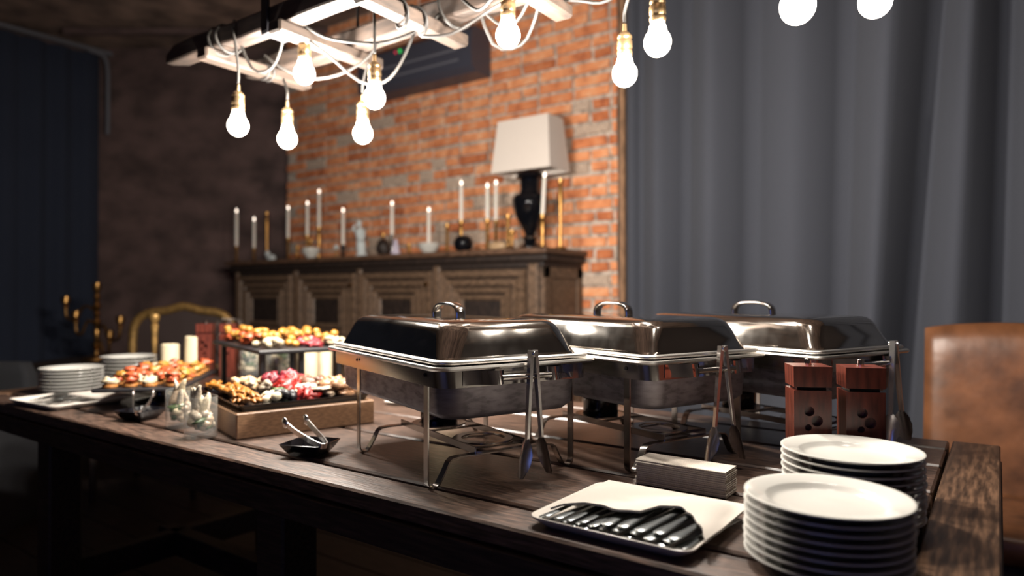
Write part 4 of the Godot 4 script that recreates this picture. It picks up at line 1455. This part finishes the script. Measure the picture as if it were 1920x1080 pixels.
# ------------------------------------------------------------------ things on the sideboard
func taper(label: String, x: float, z: float, y0: float, y1: float, lean := 0.0) -> void:
	var t := thing("taper_candle", label, "candle", Vector3(x, y0, z), 0.0, "white taper candles on the sideboard")
	t.rotation.z = lean
	var h := y1 - y0
	put("wax", lathem([Vector2(0, 0), Vector2(0.0125, 0), Vector2(0.0115, h - 0.02), Vector2(0.008, h - 0.012), Vector2(0, h - 0.01)], 14), M.wax, t)
	put("flame", lathem([Vector2(0, h - 0.012), Vector2(0.007, h - 0.004), Vector2(0.0085, h + 0.004), Vector2(0.005, h + 0.014), Vector2(0, h + 0.022)], 10, 2.0), M.flame_glow, t)

func stick(label: String, x: float, z: float, h: float, m: Material, kind := 0) -> void:
	var t := thing("candlestick", label, "candlestick", Vector3(x, CABY, z), 0.0, "candlesticks on the sideboard")
	var prof := [Vector2(0, 0), Vector2(0.036, 0), Vector2(0.034, 0.008), Vector2(0.012, 0.016)]
	if kind == 0:      # turned
		var n := maxi(2, int(h / 0.035))
		for i in n:
			var y := 0.02 + (h - 0.045) * i / n
			var dy := (h - 0.045) / n
			prof.append_array([Vector2(0.008, y + dy * 0.1), Vector2(0.015, y + dy * 0.45), Vector2(0.015, y + dy * 0.6), Vector2(0.008, y + dy * 0.95)])
	else:              # plain vase-like stem
		prof.append_array([Vector2(0.009, h * 0.25), Vector2(0.008, h * 0.4), Vector2(0.017, h * 0.75), Vector2(0.009, h - 0.03)])
	prof.append_array([Vector2(0.017, h - 0.022), Vector2(0.019, h), Vector2(0.0145, h), Vector2(0.0135, h - 0.012), Vector2(0, h - 0.012)])
	put("stem", lathem(prof, 16), m, t)

func bowl(label: String, x: float, z: float, r: float, h: float, m: Material, called := "small_bowl") -> void:
	var t := thing(called, label, "bowl", Vector3(x, CABY, z))
	put("bowl", lathem([Vector2(0, 0), Vector2(r * 0.45, 0), Vector2(r * 0.5, h * 0.12), Vector2(r * 0.9, h * 0.5), Vector2(r, h * 0.9), Vector2(r * 0.96, h), Vector2(r * 0.85, h * 0.85), Vector2(r * 0.4, h * 0.3), Vector2(0, h * 0.25)], 20), m, t)

func cabinet_things() -> void:
	var Z := -3.38
	# tapers: [x, bottom, top, holder, label place]
	for e in [
		[-5.13, 1.50, 1.81, 0, M.old_brass, "leftmost white taper candle on the sideboard", "low brass candlestick under the leftmost taper", -3.27],
		[-5.02, 1.485, 1.742, 0, M.old_brass, "shorter white taper candle, second from the left on the sideboard", "low brass candlestick under the second taper from the left", -3.36],
		[-4.596, 1.55, 1.806, 0, M.old_brass, "white taper candle in front of the brick wall's left edge", "dark brass candlestick at the left edge of the brickwork", Z],
		[-4.357, 1.56, 1.826, 0, M.brass, "white taper candle left of the tallest one", "brass candlestick with a bright ball, left of the tallest taper", Z],
		[-4.218, 1.615, 1.904, 1, M.brass, "tallest white taper candle at the left, above the white bowl", "tall plain brass candlestick behind the white oval bowl", Z],
		[-3.945, 1.468, 1.742, 0, M.black_metal, "white taper candle left of the pale statuette", "low dark candlestick left of the pale statuette", Z],
		[-3.436, 1.52, 1.753, 1, M.silver, "white taper candle right of the pale statuette", "small silver candlestick right of the pale statuette", Z],
		[-2.811, 1.58, 1.837, 1, M.brass, "white taper candle above the dark glass ball", "brass candlestick beside the dark glass ball", Z],
		[-2.60, 1.575, 1.80, 0, M.brass, "white taper candle, front one of the pair left of the lamp", "turned brass candlestick under the pair of tapers left of the lamp", Z],
		[-2.60, 1.575, 1.832, 0, M.old_brass, "white taper candle, back one of the pair left of the lamp", "brass candlestick behind the turned one left of the lamp", -3.47],
		[-2.16, 1.57, 1.815, 1, M.brass, "white leaning taper candle in front of the black lamp base", "plain brass candlestick in front of the black lamp base", -3.335]]:
		stick(e[6], e[0], e[7], e[1] - CABY, e[4], e[3])
		taper(e[5], e[0], e[7], e[1] - 0.01, e[2] - 0.02, -0.06 if e[0] == -2.16 else 0.0)
	taper("white taper candle standing in the white round bowl", -3.092, Z, CABY + 0.03, 1.665)
	# other sticks
	stick("tall gleaming brass stick beside the second taper from the left", -4.99, -3.46, 0.42, M.brass, 1)
	stick("tall slim brass stick at the right end behind the lamp", -2.09, -3.42, 0.41, M.brass, 1)
	stick("small brass stick between the white bowl and the dark glass ball", -2.974, Z - 0.05, 0.2, M.brass, 0)
	stick("turned brass stick left of the black lamp base", -2.44, Z, 0.22, M.brass, 0)
	stick("short brass stick close before the black lamp base", -2.375, Z + 0.05, 0.12, M.brass, 0)
	stick("tiny brass cup between two tapers at the left", -4.48, Z, 0.11, M.brass, 0)
	stick("thin brass stick left of the tallest taper's bowl", -4.39, Z - 0.06, 0.16, M.brass, 1)
	stick("plain copper stick behind the pale statuette", -3.606, Z - 0.08, 0.17, M.brass, 1)
	stick("tiny brass cup left of the white round bowl", -3.273, Z, 0.075, M.brass, 0)
	bowl("white oval bowl under the tallest taper", -4.236, Z + 0.06, 0.068, 0.085, M.china)
	bowl("white round bowl holding a taper", -3.092, Z, 0.075, 0.075, M.china)
	var gb := thing("glass_ball", "dark shiny glass ball on the sideboard", "ornament", Vector3(-2.745, CABY, Z + 0.06))
	put("ball", lathem([Vector2(0, 0), Vector2(0.03, 0), Vector2(0.055, 0.02), Vector2(0.064, 0.055), Vector2(0.052, 0.09), Vector2(0.025, 0.105), Vector2(0, 0.108)], 22, 2.0), M.lamp_black, gb)
	var db := thing("dark_ball", "dark brown round ornament right of the copper stick", "ornament", Vector3(-3.52, CABY, Z))
	put("ball", blobm(Vector3(0.055, 0.06, 0.055), 0.15, 4, 14, 10), M.cab_dark, db, Vector3(0, 0.058, 0))
	var lf := thing("figurine", "small lilac white figurine at the foot of the silver candlestick", "figurine", Vector3(-3.37, CABY, Z + 0.03))
	put("figure", lathem([Vector2(0, 0), Vector2(0.036, 0), Vector2(0.034, 0.02), Vector2(0.022, 0.045), Vector2(0.026, 0.065), Vector2(0.014, 0.08), Vector2(0.019, 0.095), Vector2(0.01, 0.11), Vector2(0, 0.112)], 14), M.lilac, lf)
	var an := thing("figurine", "small white animal figure near the left end of the sideboard", "figurine", Vector3(-4.84, CABY, Z))
	var st := S()
	blob(st, Vector3(0.02, 0.03, 0), Vector3(0.055, 0.028, 0.03), 0.1, 2)
	blob(st, Vector3(-0.025, 0.065, 0), Vector3(0.024, 0.024, 0.02), 0.1, 3)
	part("figure", st, M.statue, an)
	var br := thing("figurine", "tiny pale bird figure beside the taper left of the statuette", "figurine", Vector3(-4.02, CABY, Z))
	put("bird", blobm(Vector3(0.02, 0.02, 0.02), 0.1, 3), M.statue, br, Vector3(0, 0.085, 0))
	put("perch", lathem([Vector2(0, 0), Vector2(0.02, 0), Vector2(0.006, 0.01), Vector2(0.006, 0.07), Vector2(0, 0.07)], 10), M.old_brass, br)
	var sh := thing("shell_ornament", "flat brown shell shape before the turned brass sticks", "ornament", Vector3(-2.49, CABY, Z + 0.04))
	put("shell", blobm(Vector3(0.07, 0.03, 0.04), 0.2, 9), M.roll, sh, Vector3(0, 0.027, 0))
	# pale statuette
	var sg := thing("statuette", "pale stone statuette of a robed standing figure on the sideboard", "statuette", Vector3(-3.744, CABY, Z))
	var s2 := S()
	lathe(s2, [Vector2(0, 0), Vector2(0.045, 0), Vector2(0.045, 0.015), Vector2(0.032, 0.03), Vector2(0.036, 0.09), Vector2(0.028, 0.13), Vector2(0.038, 0.165), Vector2(0.042, 0.19), Vector2(0.02, 0.212), Vector2(0.012, 0.222), Vector2(0, 0.222)], 14, Transform3D(Basis(Vector3.BACK, 0.08), Vector3.ZERO), 2.0)
	blob(s2, Vector3(-0.022, 0.245, 0.004), Vector3(0.02, 0.026, 0.022), 0.08, 6)
	sweep(s2, smoothed([Vector3(0.02, 0.19, 0.01), Vector3(0.045, 0.15, 0.02), Vector3(0.03, 0.115, 0.045)]), circ(0.011, 8))
	sweep(s2, smoothed([Vector3(-0.05, 0.185, 0.01), Vector3(-0.055, 0.21, 0.03), Vector3(-0.04, 0.235, 0.02)]), circ(0.01, 8))
	part("figure", s2, M.statue, sg)
	# lamp
	var lp := thing("table_lamp", "table lamp with white rectangular shade and glossy black urn base", "lamp", Vector3(-2.325, CABY, -3.45))
	put("base", lathem([Vector2(0, 0), Vector2(0.075, 0), Vector2(0.075, 0.02), Vector2(0.05, 0.035), Vector2(0.035, 0.06), Vector2(0.05, 0.075), Vector2(0.03, 0.095), Vector2(0.04, 0.12), Vector2(0.085, 0.2), Vector2(0.108, 0.27), Vector2(0.112, 0.31), Vector2(0.1, 0.335), Vector2(0.07, 0.345), Vector2(0.06, 0.37), Vector2(0.062, 0.43), Vector2(0.085, 0.445), Vector2(0.075, 0.47), Vector2(0.03, 0.49), Vector2(0, 0.49)], 32, 0.8), M.lamp_black, lp)
	put("foot_ring", lathem([Vector2(0.05, 0.07), Vector2(0.054, 0.075), Vector2(0.05, 0.082)], 24), M.silver, lp)
	put("stem", lathem([Vector2(0, 0.485), Vector2(0.012, 0.485), Vector2(0.012, 0.62), Vector2(0, 0.62)], 10), M.brass, lp)
	var y0 := 0.475
	var y1 := 0.795
	var sd := S()
	var o := []
	for yy in [[y0, 0.213, 0.115], [y1, 0.183, 0.085]]:
		o.append([Vector3(-yy[1], yy[0], yy[2]), Vector3(yy[1], yy[0], yy[2]), Vector3(yy[1], yy[0], -yy[2]), Vector3(-yy[1], yy[0], -yy[2])])
	for i in 4:
		var j := (i + 1) % 4
		quad(sd, o[0][i], o[0][j], o[1][j], o[1][i])
		var c := Vector3(0, 0, 0)
		var sc := Vector3(0.985, 1, 0.97)
		quad(sd, o[0][j] * sc, o[0][i] * sc, o[1][i] * sc, o[1][j] * sc)
		quad(sd, o[0][i] * sc, o[0][j] * sc, o[0][j], o[0][i])
		quad(sd, o[1][i], o[1][j], o[1][j] * sc, o[1][i] * sc)
	part("lamp_shade", sd, M.shade, lp)
	var fr := S()
	box(fr, Vector3(0, 0.62, 0), Vector3(0.37, 0.004, 0.004), 0.001)
	box(fr, Vector3(0, 0.62, 0), Vector3(0.004, 0.004, 0.19), 0.001)
	part("shade_carrier", fr, M.brass, lp)

# ------------------------------------------------------------------ chairs
func chairs() -> void:
	# leather chair at the right, turned toward the table from the far side
	var t := thing("leather_chair", "brown leather dining chair behind the right end of the table", "chair", Vector3(0.05, 0, -2.45))
	var st := S()
	var P := []
	var n := 16
	for face in [0, 1]:
		var rows := []
		for j in 13:
			var g := j / 12.0
			var row := []
			for i in n + 1:
				var f := i / float(n) * 2 - 1
				var hw := 0.262 - 0.006 * g
				var topy := 0.992 + 0.022 * (1 - pow(absf(f), 2.5)) + 0.0
				var y := lerpf(0.44, topy, g)
				var edge := minf(1.0, minf((1 - absf(f)) * 5.0, (1 - g) * 8.0))
				var pad := 0.026 * sqrt(clampf(edge, 0, 1))
				var zc := -0.235 - 0.06 * g
				row.append(Vector3(f * hw, y, zc + (0.028 + pad if face == 0 else -0.028 - pad * 0.6)))
			rows.append(row)
		P.append(rows)
	st.set_smooth_group(1)
	for j in 12:
		for i in n:
			quad(st, P[0][j][i], P[0][j][i + 1], P[0][j + 1][i + 1], P[0][j + 1][i])
			quad(st, P[1][j][i + 1], P[1][j][i], P[1][j + 1][i], P[1][j + 1][i + 1])
		quad(st, P[1][j][0], P[0][j][0], P[0][j + 1][0], P[1][j + 1][0])
		quad(st, P[0][j][n], P[1][j][n], P[1][j + 1][n], P[0][j + 1][n])
	for i in n:
		quad(st, P[0][12][i], P[0][12][i + 1], P[1][12][i + 1], P[1][12][i])
		quad(st, P[1][0][i], P[1][0][i + 1], P[0][0][i + 1], P[0][0][i])
	part("backrest", st, M.leather, t)
	var se := S()
	loft(se, [rrect(0.255, 0.22, 0.03, 0.39), rrect(0.262, 0.228, 0.03, 0.40), rrect(0.262, 0.228, 0.035, 0.455), rrect(0.25, 0.215, 0.04, 0.472), rrect(0.15, 0.12, 0.04, 0.48)], [1, 1, 1, 1], true, true)
	part("seat", se, M.leather, t)
	var rl := S()
	box(rl, Vector3(0, 0.365, 0), Vector3(0.49, 0.05, 0.42), 0.004)
	part("seat_rail", rl, M.cab_dark, t)
	for x in [-0.22, 0.22]:
		for z in [-0.19, 0.19]:
			put("leg", boxm(Vector3(0.045, 0.34, 0.045), 0.004, Vector3(x, 0.17, z)), M.cab_dark, t)
	# gilt armchair behind the far end
	var g := thing("gilt_armchair", "armchair with arched gilt frame behind the far table end", "chair", Vector3(-3.90, 0, -2.03), deg_to_rad(40))
	var fr := S()
	var arch := []
	for p in [[-0.30, 0.42], [-0.30, 0.6], [-0.30, 0.8], [-0.285, 0.92], [-0.22, 0.985], [-0.1, 1.005], [0, 1.03], [0.1, 1.005], [0.22, 0.985], [0.285, 0.92], [0.30, 0.8], [0.30, 0.6], [0.30, 0.42]]:
		arch.append(Vector3(p[0], p[1], -0.28))
	sweep(fr, smoothed(arch, 4), circ(0.026, 10))
	part("back_frame", fr, M.gilt, g)
	var pad := S()
	var ring := []
	for p in smoothed(arch, 4):
		ring.append(p)
	for i in ring.size() - 1:
		var c := Vector3(0, 0.7, -0.24)
		tri(pad, c, ring[i + 1], ring[i])
		tri(pad, Vector3(0, 0.7, -0.32), ring[i], ring[i + 1])
	tri(pad, Vector3(0, 0.7, -0.24), ring[0], ring[-1])
	part("back_pad", pad, M.brown_cloth, g)
	var s3 := S()
	loft(s3, [rrect(0.28, 0.27, 0.04, 0.36), rrect(0.3, 0.29, 0.05, 0.38), rrect(0.3, 0.29, 0.05, 0.44), rrect(0.26, 0.25, 0.06, 0.48)], [1, 1, 1], true, true)
	part("seat", s3, M.brown_cloth, g)
	for x in [-0.26, 0.26]:
		for z in [-0.25, 0.25]:
			put("leg", lathem([Vector2(0, 0), Vector2(0.016, 0), Vector2(0.022, 0.2), Vector2(0.03, 0.37), Vector2(0, 0.37)], 12), M.cab_dark, g, Vector3(x, 0, z))
		var ar := S()
		sweep(ar, smoothed([Vector3(x * 1.15, 0.68, -0.27), Vector3(x * 1.18, 0.68, -0.05), Vector3(x * 1.15, 0.66, 0.14), Vector3(x * 1.1, 0.42, 0.22)]), circ(0.018, 8))
		part("arm", ar, M.gilt, g)
	# grey cloth chair at the far left
	var q := thing("cloth_chair", "grey cloth covered chair at the left edge beyond the table", "chair", Vector3(-4.10, 0, -1.13), deg_to_rad(36))
	var cb := S()
	loft(cb, [rrect(0.33, 0.3, 0.04, 0.0), rrect(0.27, 0.25, 0.05, 0.44), rrect(0.25, 0.24, 0.06, 0.46)], [1, 1], true, true)
	part("seat_cover", cb, M.grey_cloth, q)
	var cs := S()
	loft(cs, [rrect(0.25, 0.05, 0.03, 0.44), rrect(0.235, 0.05, 0.03, 0.7), rrect(0.21, 0.045, 0.03, 0.755), rrect(0.15, 0.02, 0.015, 0.76)], [1, 1, 1], true, true)
	part("backrest", cs, M.grey_cloth, q, Vector3(0, 0, -0.19))
